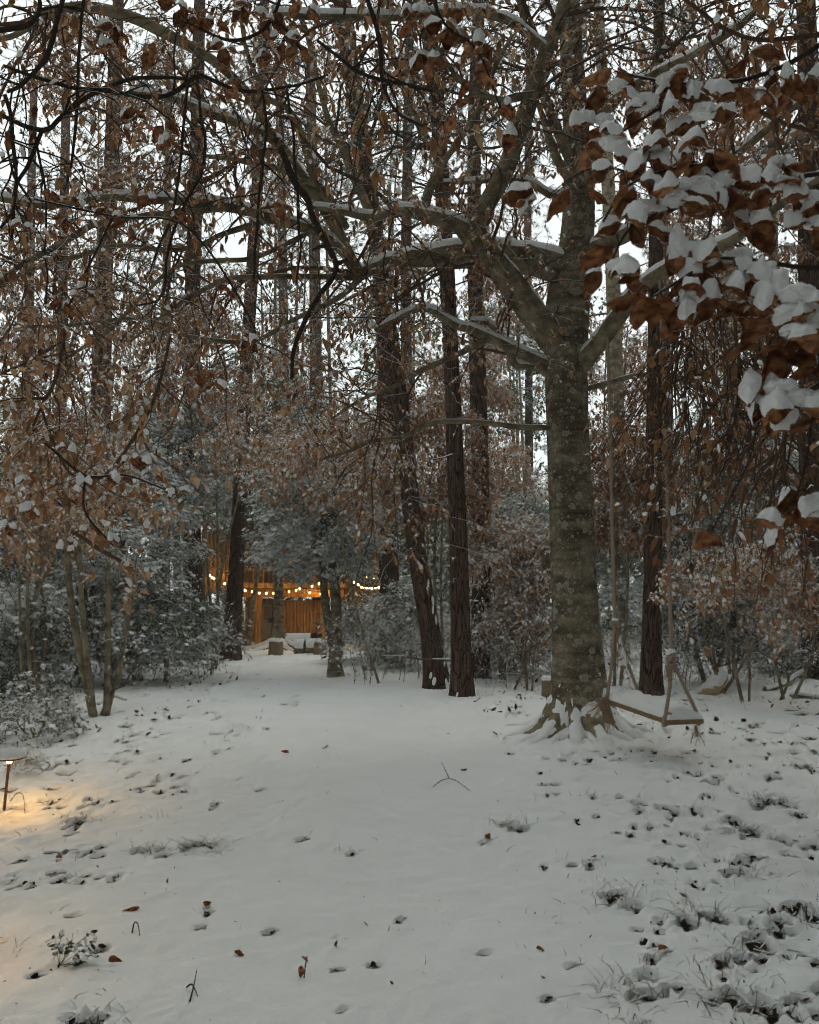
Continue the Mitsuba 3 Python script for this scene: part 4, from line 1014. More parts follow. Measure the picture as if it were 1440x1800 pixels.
bush('snowy evergreen filling the gap under the left saplings', (120, 1185), (130, 1080, 125, 90), 15, 216, n1=75, stem_px=3)
bush('evergreen to the left of the tree house post', (362, 1150), (378, 1085, 36, 60), 22, 217, 'olive', 36, stem_px=2)
bush('low snowy shrub at the left edge, olive leaves, nearest of the left shrubs', (60, 1300), (55, 1240, 105, 75), 9.3, 218, 'olive', 26, 3, sc=(.5, .85), name='shrub', cat='shrub', stem_name='stem', fol='leaves', stems=4, stem_px=2.5)
bush('small snowy shrub beside the path lamp', (45, 1362), (48, 1340, 28, 22), 7.5, 219, 'olive', 12, 2, sc=(.2, .34), name='shrub', cat='shrub', stem_name='stem', fol='leaves', stems=3, stem_px=2)
bush('far evergreen filling the background between the big beech and the right pines', (1180, 1130), (1180, 900, 125, 190), 30, 220, 'far', 80, sc=(1.6, 2.4))
bush('far evergreen in the background left of the big beech', (860, 1130), (860, 930, 130, 150), 30, 221, 'far', 70, sc=(1.6, 2.4))
bush('far evergreen in the background above the string lights', (620, 1130), (610, 850, 130, 150), 32, 222, 'far', 70, sc=(1.6, 2.4))
bush('far evergreen in the background at the far left', (120, 1130), (110, 880, 170, 200), 27, 223, 'far', 110, sc=(1.5, 2.2))
bush('far evergreen in the background at the far right', (1420, 1130), (1430, 900, 140, 210), 28, 224, 'far', 85, sc=(1.5, 2.2))
bush('pale green leafed small tree high behind the left pines', (430, 1140), (440, 720, 115, 110), 26, 225, 'far', 70, sc=(1.2, 1.8))
bush('evergreen at the far left edge in front of the taller ones, with snowy boughs', (20, 1200), (15, 1105, 90, 90), 13.5, 226, n1=55, stem_px=3)

YB = dict(bark='brown', name='young_beech', stem_px=3.5, sc=(.8, 1.35), pitch=(.1, .7))
bush('young beech with tan leaves hanging in front of the middle evergreens', (668, 1172), (610, 790, 155, 115), 15, 301, 'tan', 48, 3, **{**YB, 'stem_px': 2.2}, stems=1)
bush('young beech with tan leaves left of the arching evergreen', (372, 1168), (470, 760, 115, 95), 17, 302, 'tan', 30, 2, **YB, stems=1)
bush('young beech with brown leaves between the middle pines', (770, 1200), (770, 800, 90, 130), 15.5, 303, 'brown', 50, 3, **YB)
bush('young beech with pinkish snow topped leaves left of the big beech trunk', (880, 1190), (905, 1000, 78, 115), 16, 304, 'snowtan', 50, 4, **YB)
bush('young beech with brown leaves behind the swing ropes', (1090, 1190), (1100, 830, 80, 120), 15, 305, 'brown', 45, 4, **YB)
bush('young beech with tan snow topped leaves at the right edge', (1455, 1230), (1375, 1020, 110, 95), 11.5, 306, 'snowtan', 18, 3, **{**YB, 'stem_px': 2}, stems=1)
bush('sapling with tan leaves in a cluster above the end of the swing', (1305, 1196), (1240, 1000, 60, 60), 12.5, 307, 'snowtan', 14, 2, **YB)
bush('forked olive sapling at the left with tan leaves on top', (168, 1228), (140, 830, 155, 135), 11, 308, 'tan', 30, 3, **{**YB, 'stem_px': 8}, stems=3)
bush('slender sapling at the left edge hung with brown leaves', (58, 1195), (60, 780, 115, 140), 12.5, 309, 'brown', 24, 3, **YB)
bush('brown leafed tree behind the upper left branches', (380, 1150), (350, 590, 190, 150), 18, 310, 'brown', 65, 3, **YB)
bush('brown leafed tree high at the left edge', (60, 1150), (60, 520, 160, 200), 19, 311, 'brown', 65, 3, **YB)
bush('brown leafed tree high at the right behind the snowy leaves', (1290, 1160), (1300, 400, 190, 280), 17, 313, 'brown', 90, 4, **YB)
bush('brown leafed tree in the upper right behind the big beech', (1180, 1150), (1200, 130, 170, 170), 18, 314, 'brown', 65, 3, **YB)
bush('brown leafed tree in the upper middle behind the pines', (600, 1150), (560, 180, 230, 220), 20, 315, 'brown', 55, 2, **YB)
bush('brown leafed tree in the upper left behind everything', (170, 1150), (170, 150, 220, 200), 20, 316, 'brown', 65, 3, **YB)

bush('russet leafed tree far behind the middle pines', (800, 1150), (810, 690, 110, 130), 24, 317, 'brown', 60, 3, **{**YB, 'sc': (1., 1.6)})
bush('russet leafed tree far behind the right side of the big beech', (1085, 1150), (1085, 640, 80, 130), 24, 318, 'brown', 45, 3, **{**YB, 'sc': (1., 1.6)})
bush('russet leafed tree far behind the fork of the big beech', (930, 1150), (900, 480, 110, 130), 27, 319, 'brown', 45, 3, **{**YB, 'sc': (1., 1.6)})
bush('misty pale green young pine high behind the left side of the big beech', (900, 1150), (900, 640, 80, 130), 36, 320, 'far', 60, 3, sc=(1.8, 2.6))
bush('tan leafed young tree low between the middle pines and the big beech', (870, 1170), (870, 830, 80, 80), 20, 321, 'tan', 40, 3, **YB)

# bare thin saplings and brush
def sapling(label, base, tips, Y, seed, hw=3, name='bare_sapling', lf=1):
    r = np.random.default_rng(seed)
    key = fresh(name)
    tag(key, label, 'sapling')
    P, R = [], []
    g = at(base[0], base[1], Y); g[2] = float(height(g[0], Y)) - .05
    for (a, b) in tips:
        e = at(a, b, Y + r.normal() * .3)
        m = (g + e) / 2 + r.normal(size=3) * [.15, .15, .05]
        s = spline(np.vstack([g + r.normal(size=3) * [.08, .06, 0], m, e]), 16)
        P.append(s); R.append(hw / F * Y * np.linspace(1, .35, 16))
    P, R = np.array(P), np.array(R)
    for k in range(len(P)):
        m = tubes(P[k:k + 1], R[k:k + 1], 8)
        put(key + '__' + num('stem', k), m, 'limb_bark')
    a1, q1 = children(P, R, 7, (.3, .9), r, out=.6, droop=.05, K=6, t0=.25)
    a2, q2 = children(a1, q1, 3, (.15, .4), r, out=.6, droop=.1, K=4)
    m = join(tubes(a1, q1, 4), tubes(a2, q2, 3))
    put(key + '__twigs', m, 'twig_mat', color=twig_colors(len(m[0]), 'grey', r), kind='stuff')
    sn = [snow_on(P, R, r, .6, 5), snow_on(a1, q1, r, .8, 4)]
    if lf:
        A, S = leaves(*sites(a2, lf, r), r, (.05, .09), (.4, .55), (.7, 1.2), TAN, snow=.6)
        put(key + '__leaves', A[:2], 'leaf', color=A[2], kind='stuff'); sn.append(S)
    put(key + '__snow', join(*sn), 'snow', kind='stuff')


sapling('leaning grey stem left of the path among the left shrubs', (188, 1222), [(222, 1080), (240, 980)], 11.2, 401, 4)
sapling('thin dark stems behind the forked sapling', (66, 1180), [(85, 1000), (100, 900), (55, 960)], 13, 402, 5)
sapling('thin forked stems in the snow left of the big beech', (920, 1202), [(905, 1130), (935, 1110), (955, 1080), (880, 1145)], 14, 403, 2.2)
sapling('bent bare saplings beyond the swing at the right', (1270, 1190), [(1235, 1040), (1300, 1000), (1340, 1100)], 13.5, 404, 3.5)
sapling('curved thin stem near the right edge', (1380, 1200), [(1290, 1120), (1270, 1000), (1420, 1040)], 13, 405, 3)
sapling('thin twigs standing right of the low evergreen by the tree house', (650, 1168), [(640, 1080), (665, 1060), (620, 1095)], 18, 406, 2)
sapling('slender dark stem left of the dark pine by the tree house', (358, 1152), [(358, 1000), (362, 900)], 21, 407, 5)

# a mass of brush and far wood that nobody could count
def far_wood():
    r = np.random.default_rng(77)
    tb, key = [], 'distant_forest'
    tag(key, 'far snowy wood of pines and brush closing the view behind the nearer trees', 'forest', kind='stuff')
    pn, pb = [], []
    for k in range(95):
        y = r.uniform(34, 85)
        x = r.uniform(-.62, .62) * y
        h = r.uniform(14, 26)
        z0 = float(height(x, y))
        s = spline(np.array([[x, y, z0 - .3, r.uniform(.10, .24)], [x + r.normal() * .3, y, h * .5, .10], [x + r.normal() * .6, y, h, .03]]), 10)
        tb.append((s[None, :, :3], s[None, :, 3]))
        n = 14
        u = r.uniform(.4, 1, n)
        pn.append(np.stack([x + r.normal(size=n) * 1.3 * (1.25 - u), y + r.normal(size=n) * 1.3 * (1.25 - u), u * h], 1))
    for k in range(1500):
        y = 28 + 40 * r.random() ** 1.5
        x = r.uniform(-.78, .78) * y
        if y < 33 and -8 < x < 0: continue
        pb.append([x, y, float(height(x, y)) + r.uniform(.1, .15 * y + 1.6)])
    for k in range(260):                                      # the wood goes on to the left and right
        y = r.uniform(12, 30)
        x = r.uniform(.60, 1.0) * y * r.choice([-1, 1])
        pb.append([x, y, float(height(x, y)) + r.uniform(.1, 4.5)])
    P, R = np.concatenate([t[0] for t in tb]), np.concatenate([t[1] for t in tb])
    tm = tubes(P, R, 7)
    put(key + '__trunks', tm, 'twig_mat', color=twig_colors(len(tm[0]), 'brown', r), kind='stuff')
    p = np.array(pb)
    k = r.random(len(p)) < .68
    for q, nm, kd in ((p[k], 'evergreens', 'far'), (p[~k], 'brown_trees', 'fartan'), (np.vstack(pn), 'crowns', 'far')):
        n = len(q)
        scatter(key + '__' + nm, kd, q, r.uniform(0, 6.28, n), r.uniform(0, .6, n), r.uniform(2.6, 4.6, n), r)


far_wood()


def brush():
    """Low tangle of bare twigs at the foot of the wood."""
    r = np.random.default_rng(78)
    key = 'underbrush'
    tag(key, 'tangle of thin bare twigs dusted with snow along the foot of the wood', 'brush', kind='stuff')
    P = []
    for k in range(640):
        px, y = r.uniform(-80, 1520), r.uniform(14.5, 25)
        x = (px - 720) / F * y
        if -5.6 < x < -1.2 and y > 13 and 380 < px < 690: continue
        P.append([x, y, float(height(x, y)) - .03])
    n = len(P)
    scatter(key + '__twigs', 'brush', np.array(P), r.uniform(0, 6.28, n), r.uniform(-1.5, -.5, n), r.uniform(.7, 2.0, n), r)
    P = []
    while len(P) < 420:
        y = r.uniform(8.5, 21)
        px = r.uniform(-60, 1500)
        x = (px - 720) / F * y
        lane = -2.9 - .10 * (y - 10) < x < 1.2 + (y < 13) * 1.3
        if lane and r.random() < .94: continue
        if r.random() > min(1, (y - 7) / 9): continue
        P.append([x, y, float(height(x, y)) - .035])
    n = len(P)
    scatter(key + '__low_twigs', 'brush', np.array(P), r.uniform(0, 6.28, n), r.uniform(-.9, .1, n), r.uniform(.12, .42, n), r)


brush()


def around():
    """The wood goes on beside and behind the viewer: tall pines whose crowns close most of the sky over the clearing."""
    r = np.random.default_rng(79)
    tb, pts = [], []
    for k in range(120):
        a = r.uniform(0, 2 * np.pi)
        d = r.uniform(6, 34)
        x, y = d * math.cos(a), 3 + d * math.sin(a)
        if y > 1 and abs(x) < .60 * y + 2.5: continue
        h = r.uniform(15, 24)
        s = spline(np.array([[x, y, -.2, r.uniform(.13, .25)], [x + r.normal() * .3, y, h * .5, .13], [x + r.normal() * .6, y, h, .04]]), 8)
        tb.append((s[None, :, :3], s[None, :, 3]))
        n = 420
        u = r.uniform(.15, 1, n)
        w = 2.6 * (1.2 - u) + .5
        pts.append(np.stack([x + r.normal(size=n) * w, y + r.normal(size=n) * w, u * h], 1))
    P, R = np.concatenate([t[0] for t in tb]), np.concatenate([t[1] for t in tb])
    pts = np.vstack(pts)
    q_ = pts - EYE
    dep = q_ @ FW
    side_ = np.abs(q_[:, 0]) > .56 * dep + 1.0
    top_ = q_ @ UP > .70 * dep + 1.2
    pts = pts[((dep < 0) | side_ | top_) & (np.linalg.norm(q_, axis=1) > 2.5)]
    A, S = leaves(pts, unit(r.normal(size=pts.shape)), r, (.55, 1.0), (.4, .65), (.1, .6), PINEG + BROWN[:1], snow=.3, sth=.03)
    k = 'surrounding_forest'
    tag(k, 'pine wood standing round the clearing beside and behind the viewer', 'forest', kind='stuff')
    tm = tubes(P, R, 8)
    put(k + '__trunks', tm, 'twig_mat', color=twig_colors(len(tm[0]), 'brown', r), kind='stuff')
    put(k + '__foliage', A[:2], 'leaf', color=A[2], kind='stuff')
    put(k + '__snow', S, 'snow', kind='stuff')


around()


# ------------------------------------------------------------------ boxes and the like
def box(c, e, rot=None, bev=.004):
    """A box with chamfered edges: centre, full size, 3x3 rotation."""
    e = np.asarray(e, float) / 2
    b = min(bev, e.min() * .45)
    pts = []
    for sx in (-1, 1):
        for sy in (-1, 1):
            for sz in (-1, 1):
                s = np.array([sx, sy, sz])
                for k in range(3):
                    d = e - b
                    d[k] = e[k]
                    pts.append(s * d)
    h = trimesh.convex.convex_hull(np.array(pts))
    v = np.asarray(h.vertices)
    if rot is not None: v = v @ np.asarray(rot).T
    return v + np.asarray(c), np.asarray(h.faces)


def lathe(prof, sides=20, c=(0, 0, 0)):
    prof = np.asarray(prof, float)
    a = np.arange(sides) * 2 * np.pi / sides
    v = np.stack([prof[:, 0:1] * np.cos(a), prof[:, 0:1] * np.sin(a), prof[:, 1:2] + 0 * a], -1).reshape(-1, 3) + c
    i, j = np.meshgrid(np.arange(len(prof) - 1), np.arange(sides), indexing='ij')
    j2 = (j + 1) % sides
    q = np.stack([i * sides + j, i * sides + j2, (i + 1) * sides + j2, (i + 1) * sides + j], -1).reshape(-1, 4)
    return v, np.vstack([q[:, [0, 1, 2]], q[:, [0, 2, 3]]])


# ------------------------------------------------------------------ rope swing
SW = 'rope_swing'
tag(SW, 'wooden plank swing heaped with snow, hung on two frayed ropes by the big beech', 'swing')
fl, fr_, br_ = atz(1067, 1233, .50), atz(1172, 1270, .42), atz(1218, 1263, .42)
ax = fr_ - fl
Ls = np.linalg.norm(ax); ax /= Ls
sd = br_ - fr_
Wd = np.linalg.norm(sd)
sd = unit(sd - ax * (sd @ ax))
upn = unit(np.cross(ax, sd)); upn = upn if upn[2] > 0 else -upn
Rm = np.stack([ax, sd, upn], 1)
cen = fl + ax * Ls / 2 + sd * Wd / 2
put(SW + '__seat', box(cen, (Ls + .05, Wd, .045), Rm, .006), 'seat_wood', smooth=30)
nu, nv = 60, 22
U, Vv = np.meshgrid(np.linspace(-.5, .5, nu), np.linspace(-.5, .5, nv), indexing='ij')
edge = np.clip(np.minimum(.5 - np.abs(U), (.5 - np.abs(Vv)) * .35) / .06, 0, 1) ** .5
hh = .095 * edge * (.75 + .5 * fb(np.stack([U * 9, Vv * 3, U * 0], -1), 2, 3)) + .002
Q = cen + ax * (U * (Ls + .03))[..., None] + sd * (Vv * (Wd - .01))[..., None] + upn * (.0225 + hh)[..., None]
i, j = np.meshgrid(np.arange(nu - 1), np.arange(nv - 1), indexing='ij')
q = np.stack([i * nv + j, (i + 1) * nv + j, (i + 1) * nv + j + 1, i * nv + j + 1], -1).reshape(-1, 4)
put(SW + '__seat__snow', (Q.reshape(-1, 3), np.vstack([q[:, [0, 1, 2]], q[:, [0, 2, 3]]])), 'leaf_snow')


def rope(pts, rad, n=80):
    s = spline(np.asarray(pts), n)
    L = np.concatenate([[0], np.cumsum(np.linalg.norm(np.diff(s, axis=0), axis=1))])
    sides = 12
    v, f = tubes(s[None], np.full((1, n), rad), sides)
    ang = (np.arange(sides) / sides)[None] * 2 * np.pi
    twist = L[:, None] / (rad * 7) * 2 * np.pi
    k = 1 + .16 * np.abs(np.sin((ang * 3 + twist) / 2))
    c = np.repeat(s, sides, 0)
    v = c + (v - c) * k.reshape(-1, 1)
    uv = np.stack([np.tile(np.arange(sides) / sides, n), np.repeat(L, sides)], 1)
    return (v, f), uv


kl = at(1081, 1098, fl[1] - .02)
kr = at(1180, 1158, fr_[1] + .05)
tl_, tr_ = at(1067, 585, 9.02), at(1160, 480, 8.33)
bl = fl + sd * Wd
brr = fr_ + sd * Wd * .95
n = 0
for pts, rad in (([tl_ + [0, 0, .05], (tl_ * 2 + kl) / 3 + [.01, 0, 0], (tl_ + 2 * kl) / 3, kl], .017), ([tr_ + [0, 0, .05], (tr_ * 2 + kr) / 3, (tr_ + 2 * kr) / 3 + [.01, 0, 0], kr], .017),
                 ([kl, (kl + fl) / 2 + [.01, 0, 0], fl + upn * .03, fl - upn * .05 - sd * .01], .016), ([kl, (kl + bl) / 2, bl + upn * .03, bl - upn * .05], .016),
                 ([kr, (kr + fr_) / 2 + [.005, 0, 0], fr_ + upn * .03 - ax * .03, fr_ - upn * .05 - ax * .03 - sd * .01], .016), ([kr, (kr + brr) / 2, brr + upn * .03 - ax * .03, brr - upn * .05 - ax * .03], .016)):
    m, uv = rope(pts, rad)
    put(SW + '__' + num('rope', n), m, 'rope_mat', uv=uv)
    n += 1


def knot(c, R, seed, rad=.017):
    """A rope tied round itself: a trefoil pulled tight, lengthened along the rope."""
    r = np.random.default_rng(seed)
    t = np.linspace(0, 2 * np.pi, 40)
    a = r.uniform(0, 6.28)
    p = np.stack([np.sin(t) + 2 * np.sin(2 * t), np.cos(t) - 2 * np.cos(2 * t), -np.sin(3 * t) * 1.6], 1) / 3
    p = p[:, [0, 2, 1]] * [1, .9, 1.25] + r.normal(size=p.shape) * .05
    ca, sa = math.cos(a), math.sin(a)
    p = p @ np.array([[ca, sa, 0], [-sa, ca, 0], [0, 0, 1]])
    return rope(c + p * R, rad, 150)


def frayed(c, d, L, n, seed, spread=.35, rad=.0025):
    r = np.random.default_rng(seed)
    P = []
    for k in range(n):
        dd = unit(np.asarray(d, float) + r.normal(size=3) * spread)
        l = L * r.uniform(.5, 1.1)
        P.append(spline(np.vstack([c + r.normal(size=3) * .012, c + dd * l * .5 + r.normal(size=3) * .015, c + dd * l + [0, 0, -.05 * l] + r.normal(size=3) * .02]), 7))
    P = np.array(P)
    return tubes(P, np.full(P.shape[:2], rad) * r.uniform(.7, 1.4, (n, 1)), 4)


n = 0
for c, R, s_ in ((kl, .034, 1), (kr, .050, 2), (kr - [.012, 0, .08], .036, 3), (fl + upn * .01 - sd * .015, .024, 4), (fr_ - upn * .0 - ax * .05 + sd * .02, .026, 5), (fr_ + upn * .05 + ax * -.03 + sd * .06, .026, 6), (brr + upn * .05 - ax * .05 - sd * .03, .024, 7)):
    m, uv = knot(c, R, s_)
    put(SW + '__' + num('knot', n), m, 'rope_mat', uv=uv)
    n += 1
put(SW + '__knot__snow', ball(kl + [0, 0, .05], np.array([.035, .035, .022])), 'leaf_snow')
put(SW + '__knot_001__snow', snow_cap(ball(kr + [0, 0, .015], np.array([.055, .05, .06]), 3), .02, .45, .8, 3, ns=20), 'leaf_snow')
for k, (c, d, L, nn, sp) in enumerate(((kl - [-.015, 0, .03], (.16, 0, -1), .46, 60, .13), (fl - sd * .03, (-.5, -.3, -.5), .24, 45, .4), (fl - upn * .03, (.15, -.2, -1), .25, 30, .2), (brr - upn * .06 - ax * .06, (0, 0, -1), .16, 16, .15), (kr - [.03, 0, .1], (-.2, -.3, -1), .13, 24, .3))):
    put(SW + '__' + num('frayed_end', k), frayed(c, d, L, nn, 60 + k, sp), 'rope_fibre')
put(SW + '__frayed_end__snow', snow_cap(tubes(spline(np.vstack([kl + [.03, -.02, -.12], kl + [.05, -.02, -.3], kl + [.07, -.02, -.42]]), 14)[None], np.linspace(.02, .055, 14)[None], 10), .02, .05, .5, 5, ns=30, amp=.7), 'leaf_snow')

# ------------------------------------------------------------------ path lamp, its pool of warm light on the snow
def path_lamp(label, g, seed, lit=1.0):
    key = fresh('path_lamp')
    tag(key, label, 'lamp')
    hgt = .335
    lean = np.array([.02, 0, 0])
    s = spline(np.vstack([g - [0, 0, .05], g + lean * .5 + [0, 0, hgt * .5], g + lean + [0, 0, hgt]]), 10)
    put(key + '__stem', tubes(s[None], np.full((1, 10), .0105), 14), 'bronze')
    c = g + lean + [0, 0, hgt]
    put(key + '__socket', lathe([(.0105, -.03), (.013, -.02), (.0145, .0), (.0145, .012), (.0, .013)], 20, c), 'bronze', smooth=30)
    put(key + '__bulb', lathe([(.0, .014), (.013, .015), (.017, .026), (.016, .036), (.008, .044), (.0, .045)], 18, c), 'frosted_glass', emitter={'type': 'area', 'radiance': rgb(*(LAMP * 330 * lit)), 'sampling_weight': 14.0 if lit > .5 else 5.0})
    posts = [tubes(np.array([[c + [.022 * math.cos(a), .022 * math.sin(a), .0], c + [.022 * math.cos(a), .022 * math.sin(a), .055]]]), np.full((1, 2), .003), 6) for a in (.5, 2.6, 4.7)]
    for k, m in enumerate(posts): put(key + '__' + num('support', k), m, 'bronze')
    put(key + '__shade', lathe([(.0, .050), (.07, .050), (.105, .044), (.112, .046), (.108, .054), (.05, .068), (.0, .072)], 32, c), 'bronze', smooth=40)
    m = lathe([(.0, .072), (.05, .068), (.108, .055), (.118, .058), (.121, .072), (.112, .092), (.085, .112), (.045, .124), (.0, .127)], 40, c)
    d = (fb(m[0] * 22, 3, seed) - .5)[:, None] * .02
    put(key + '__shade__snow', (m[0] + (m[0] - (c + [0, 0, .06])) * d * 6, m[1]), 'leaf_snow')


path_lamp('small bronze path lamp with a cap of snow, lit, at the left edge', gz(7, 1420), 5)
path_lamp('bronze path lamp just outside the left side of the picture', gz(-80, 1690), 6, .22)

# ------------------------------------------------------------------ tree house with string lights
TH, HY = 'tree_house', 27.0
tag(TH, 'wooden tree house on posts, lit warm by string lights at the end of the path', 'house')


def bx(x0, x1, y0, y1, Y, dep, bev=.01):
    """A box whose front face covers the pixel rectangle at depth Y."""
    a, b = at(x0, y1, Y), at(x1, y0, Y)
    return box(((a[0] + b[0]) / 2, Y + dep / 2, (a[2] + b[2]) / 2), (b[0] - a[0], dep, b[2] - a[2]), None, bev)


def boards(key, x0, x1, y0, y1, Y, w, seed, horizontal=False):
    r = np.random.default_rng(seed)
    n = max(1, int(round(((y1 - y0) if horizontal else (x1 - x0)) / w)))
    put(key, bx(x0, x1, y0, y1, Y + .05, .06), 'weathered_wood', smooth=30)
    for k in range(n):
        o = r.uniform(-.008, .008)
        if horizontal:
            h = (y1 - y0) / n
            m = bx(x0, x1, y0 + k * h + .12, y0 + (k + 1) * h - .12, Y + o, .035)
        else:
            h = (x1 - x0) / n
            m = bx(x0 + k * h + .15, x0 + (k + 1) * h - .15, y0, y1 + r.uniform(-.3, .3), Y + o, .035)
        put(key + '__' + num('plank', k), m, 'wood', smooth=30)


boards(TH + '__lower_wall', 498, 574, 1055, 1113, HY + .6, 6.0, 1)
boards(TH + '__side_wall', 430, 498, 1052, 1128, HY + 1.6, 6.5, 2)
boards(TH + '__upper_wall', 425, 600, 905, 1024, HY + 1.0, 8, 3, True)
boards(TH + '__left_wall', 352, 428, 930, 1042, HY - .4, 8, 4)
boards(TH + '__right_wall', 596, 690, 960, 1062, HY + 2.6, 8, 5)
put(TH + '__deck', bx(420, 604, 1024, 1034, HY - .4, 3.0), 'wood', smooth=30)
put(TH + '__beam', bx(420, 604, 1036, 1050, HY - .1, .14), 'wood', smooth=30)
for k, x in enumerate((432, 470, 520, 560, 592)):
    put(TH + '__' + num('joist', k), bx(x, x + 4, 1035, 1046, HY + .1, 2.4), 'wood', smooth=30)
for k, (x0, x1, yy) in enumerate(((449, 460, HY - .1), (566, 576, HY + .1), (432, 440, HY + 2.2))):
    a = at(x0, 1050, yy)
    b = at(x1, 1050, yy)
    c = (a + b) / 2
    z0 = float(height(c[0], yy)) - .1
    put(TH + '__' + num('post', k), box((c[0], yy + .1, (a[2] + z0) / 2), (b[0] - a[0], .2, a[2] - z0), None, .012), 'wood', smooth=30)
put(TH + '__door', bx(461, 478, 1062, 1124, HY + 1.50, .06), 'door_mat', smooth=30)
put(TH + '__door__panel', bx(464, 474, 1067, 1090, HY + 1.47, .03), 'weathered_wood', smooth=30)
put(TH + '__meter_box', bx(471, 479, 1087, 1094, HY + 1.3, .15), 'black_paint', smooth=30)
for k, x in enumerate(range(426, 604, 18)):
    put(TH + '__' + num('railing_post', k), bx(x, x + 2.2, 1002, 1024, HY - .35, .05), 'wood', smooth=30)
put(TH + '__railing', bx(424, 604, 999, 1003, HY - .37, .08), 'wood', smooth=30)
put(TH + '__roof', join(box(at(500, 868, HY + 1.2), (6.2, 4.6, .12), [[1, 0, 0], [0, .96, -.28], [0, .28, .96]])), 'weathered_wood', smooth=30)
put(TH + '__roof__snow', box(at(500, 862, HY + 1.2), (6.3, 4.7, .14), [[1, 0, 0], [0, .96, -.28], [0, .28, .96]], .05), 'snow', smooth=30)


def string_lights(label, pts, extra, Y, seed, lit=1.0, rad=.030):
    key = fresh('string_lights')
    tag(key, label, 'string lights')
    P = np.array([at(a, b, Y) for a, b in pts])
    ends = np.vstack([[at(*extra[0], Y)], P + [0, 0, .075], [at(*extra[1], Y)]])
    s = spline(ends, 8 * len(ends))
    sock = [lathe([(.0, .075), (.014, .075), (.016, .03), (.0, .025)], 8, p) for p in P]
    put(key + '__cord', join(tubes(s[None], np.full((1, len(s)), .008), 5), *sock), 'cord_mat')
    for k, p in enumerate(P):
        m = ball(p, np.array([rad, rad, rad * 1.25]), 1)
        put(key + '__' + num('bulb', k), m, 'frosted_glass', emitter={'type': 'area', 'radiance': rgb(*(LAMP * 17 * lit)), 'sampling_weight': 0.3})


zx = lambda L: [(300 + a * .2917, 850 + b * .2917) for a, b in L]
string_lights('string of warm bulbs sagging in front of the tree house deck', zx([(450, 645), (490, 652), (535, 660), (577, 661), (621, 661), (668, 658), (713, 653), (757, 643), (778, 632), (852, 620), (897, 603)]), ((425, 1030), (580, 1008)), HY - 1.0, 1)
string_lights('short string of warm bulbs on the left wall of the tree house', zx([(220, 505), (237, 555), (250, 568), (262, 572), (326, 604)]), ((362, 985), (405, 1030)), HY - 1.0, 2)
string_lights('upper string of warm bulbs by the dark pine at the right', zx([(1036, 560), (1060, 538), (1145, 555), (1185, 560), (1225, 565), (1265, 570)]), ((598, 1018), (676, 1017)), HY - .6, 3)
string_lights('lower sagging string of closely set bulbs by the dark pine at the right', zx([(1105, 594), (1132, 610), (1150, 624), (1165, 627), (1182, 632), (1198, 633), (1213, 633), (1235, 629), (1255, 626)]), ((618, 1018), (672, 1028)), HY - .9, 4)
string_lights('few warm bulbs behind the olive twin trunks', zx([(748, 617), (838, 657), (905, 664), (937, 665)]), ((512, 1022), (580, 1040)), HY - .3, 5)

# the tree that grows through the deck
r = np.random.default_rng(88)
g = gz(490, 1140); g = ground(at(490, 1140, 25.6)[0], 25.6)
tag('deck_tree', 'pale trunk with snowy spreading roots growing up through the tree house deck', 'tree')
Yd = 25.6
C = [[g[0], Yd, g[2] - .1, 10 / F * Yd], [at(490, 1090, Yd)[0], Yd, 1.2, 8.5 / F * Yd], [at(489, 1000, Yd)[0], Yd, 2.8, 8 / F * Yd], [at(486, 800, Yd)[0], Yd, 6.4, 7 / F * Yd], [at(484, 600, Yd)[0], Yd, 10, .06], [at(484, 400, Yd)[0], Yd, 14, .03]]
m, uv, s = stem_mesh(np.array(C), 80, 24, 5, .05, 1.5, .28)
put('deck_tree__trunk', m, 'beech_bark', uv=uv)
put('deck_tree__trunk__snow', snow_cap((m[0], m[1][(m[0][:, 2] < .5)[m[1]].all(1)]), .03, .2, .5, 3, ns=7, amp=.3), 'snow')
for k, a in enumerate((-165, -120, -60, -20)):
    a = math.radians(a)
    pts = [[g[0] + math.cos(a) * d, Yd + math.sin(a) * d, g[2] + h, w] for d, h, w in ((.2, .25, .09), (.6, .08, .08), (1.1, .01, .05), (1.5, -.06, .03))]
    c = spline(np.array(pts), 14)
    m = tubes(c[None, :, :3], c[None, :, 3], 8)
    put('deck_tree__' + num('root', k), m, 'limb_bark')
    put('deck_tree__' + num('root', k) + '__snow', snow_cap(m, .03, .1, .5, k, ns=9), 'snow')
a1, q1 = children(s[None, 40:, :3], s[None, 40:, 3], 14, (.8, 2.2), r, out=.7, droop=.05, K=6)
a2, q2 = children(a1, q1, 5, (.3, .8), r, K=4)
m = join(tubes(a1, q1, 5), tubes(a2, q2, 3))
put('deck_tree__branches', m, 'twig_mat', color=twig_colors(len(m[0]), 'grey', r), kind='stuff')
A, S = leaves(*sites(a2, 5, r), r, (.08, .12), (.4, .6), (.6, 1.1), TAN, snow=.5)
put('deck_tree__leaves', A[:2], 'leaf', color=A[2], kind='stuff')
put('deck_tree__snow', S, 'snow', kind='stuff')

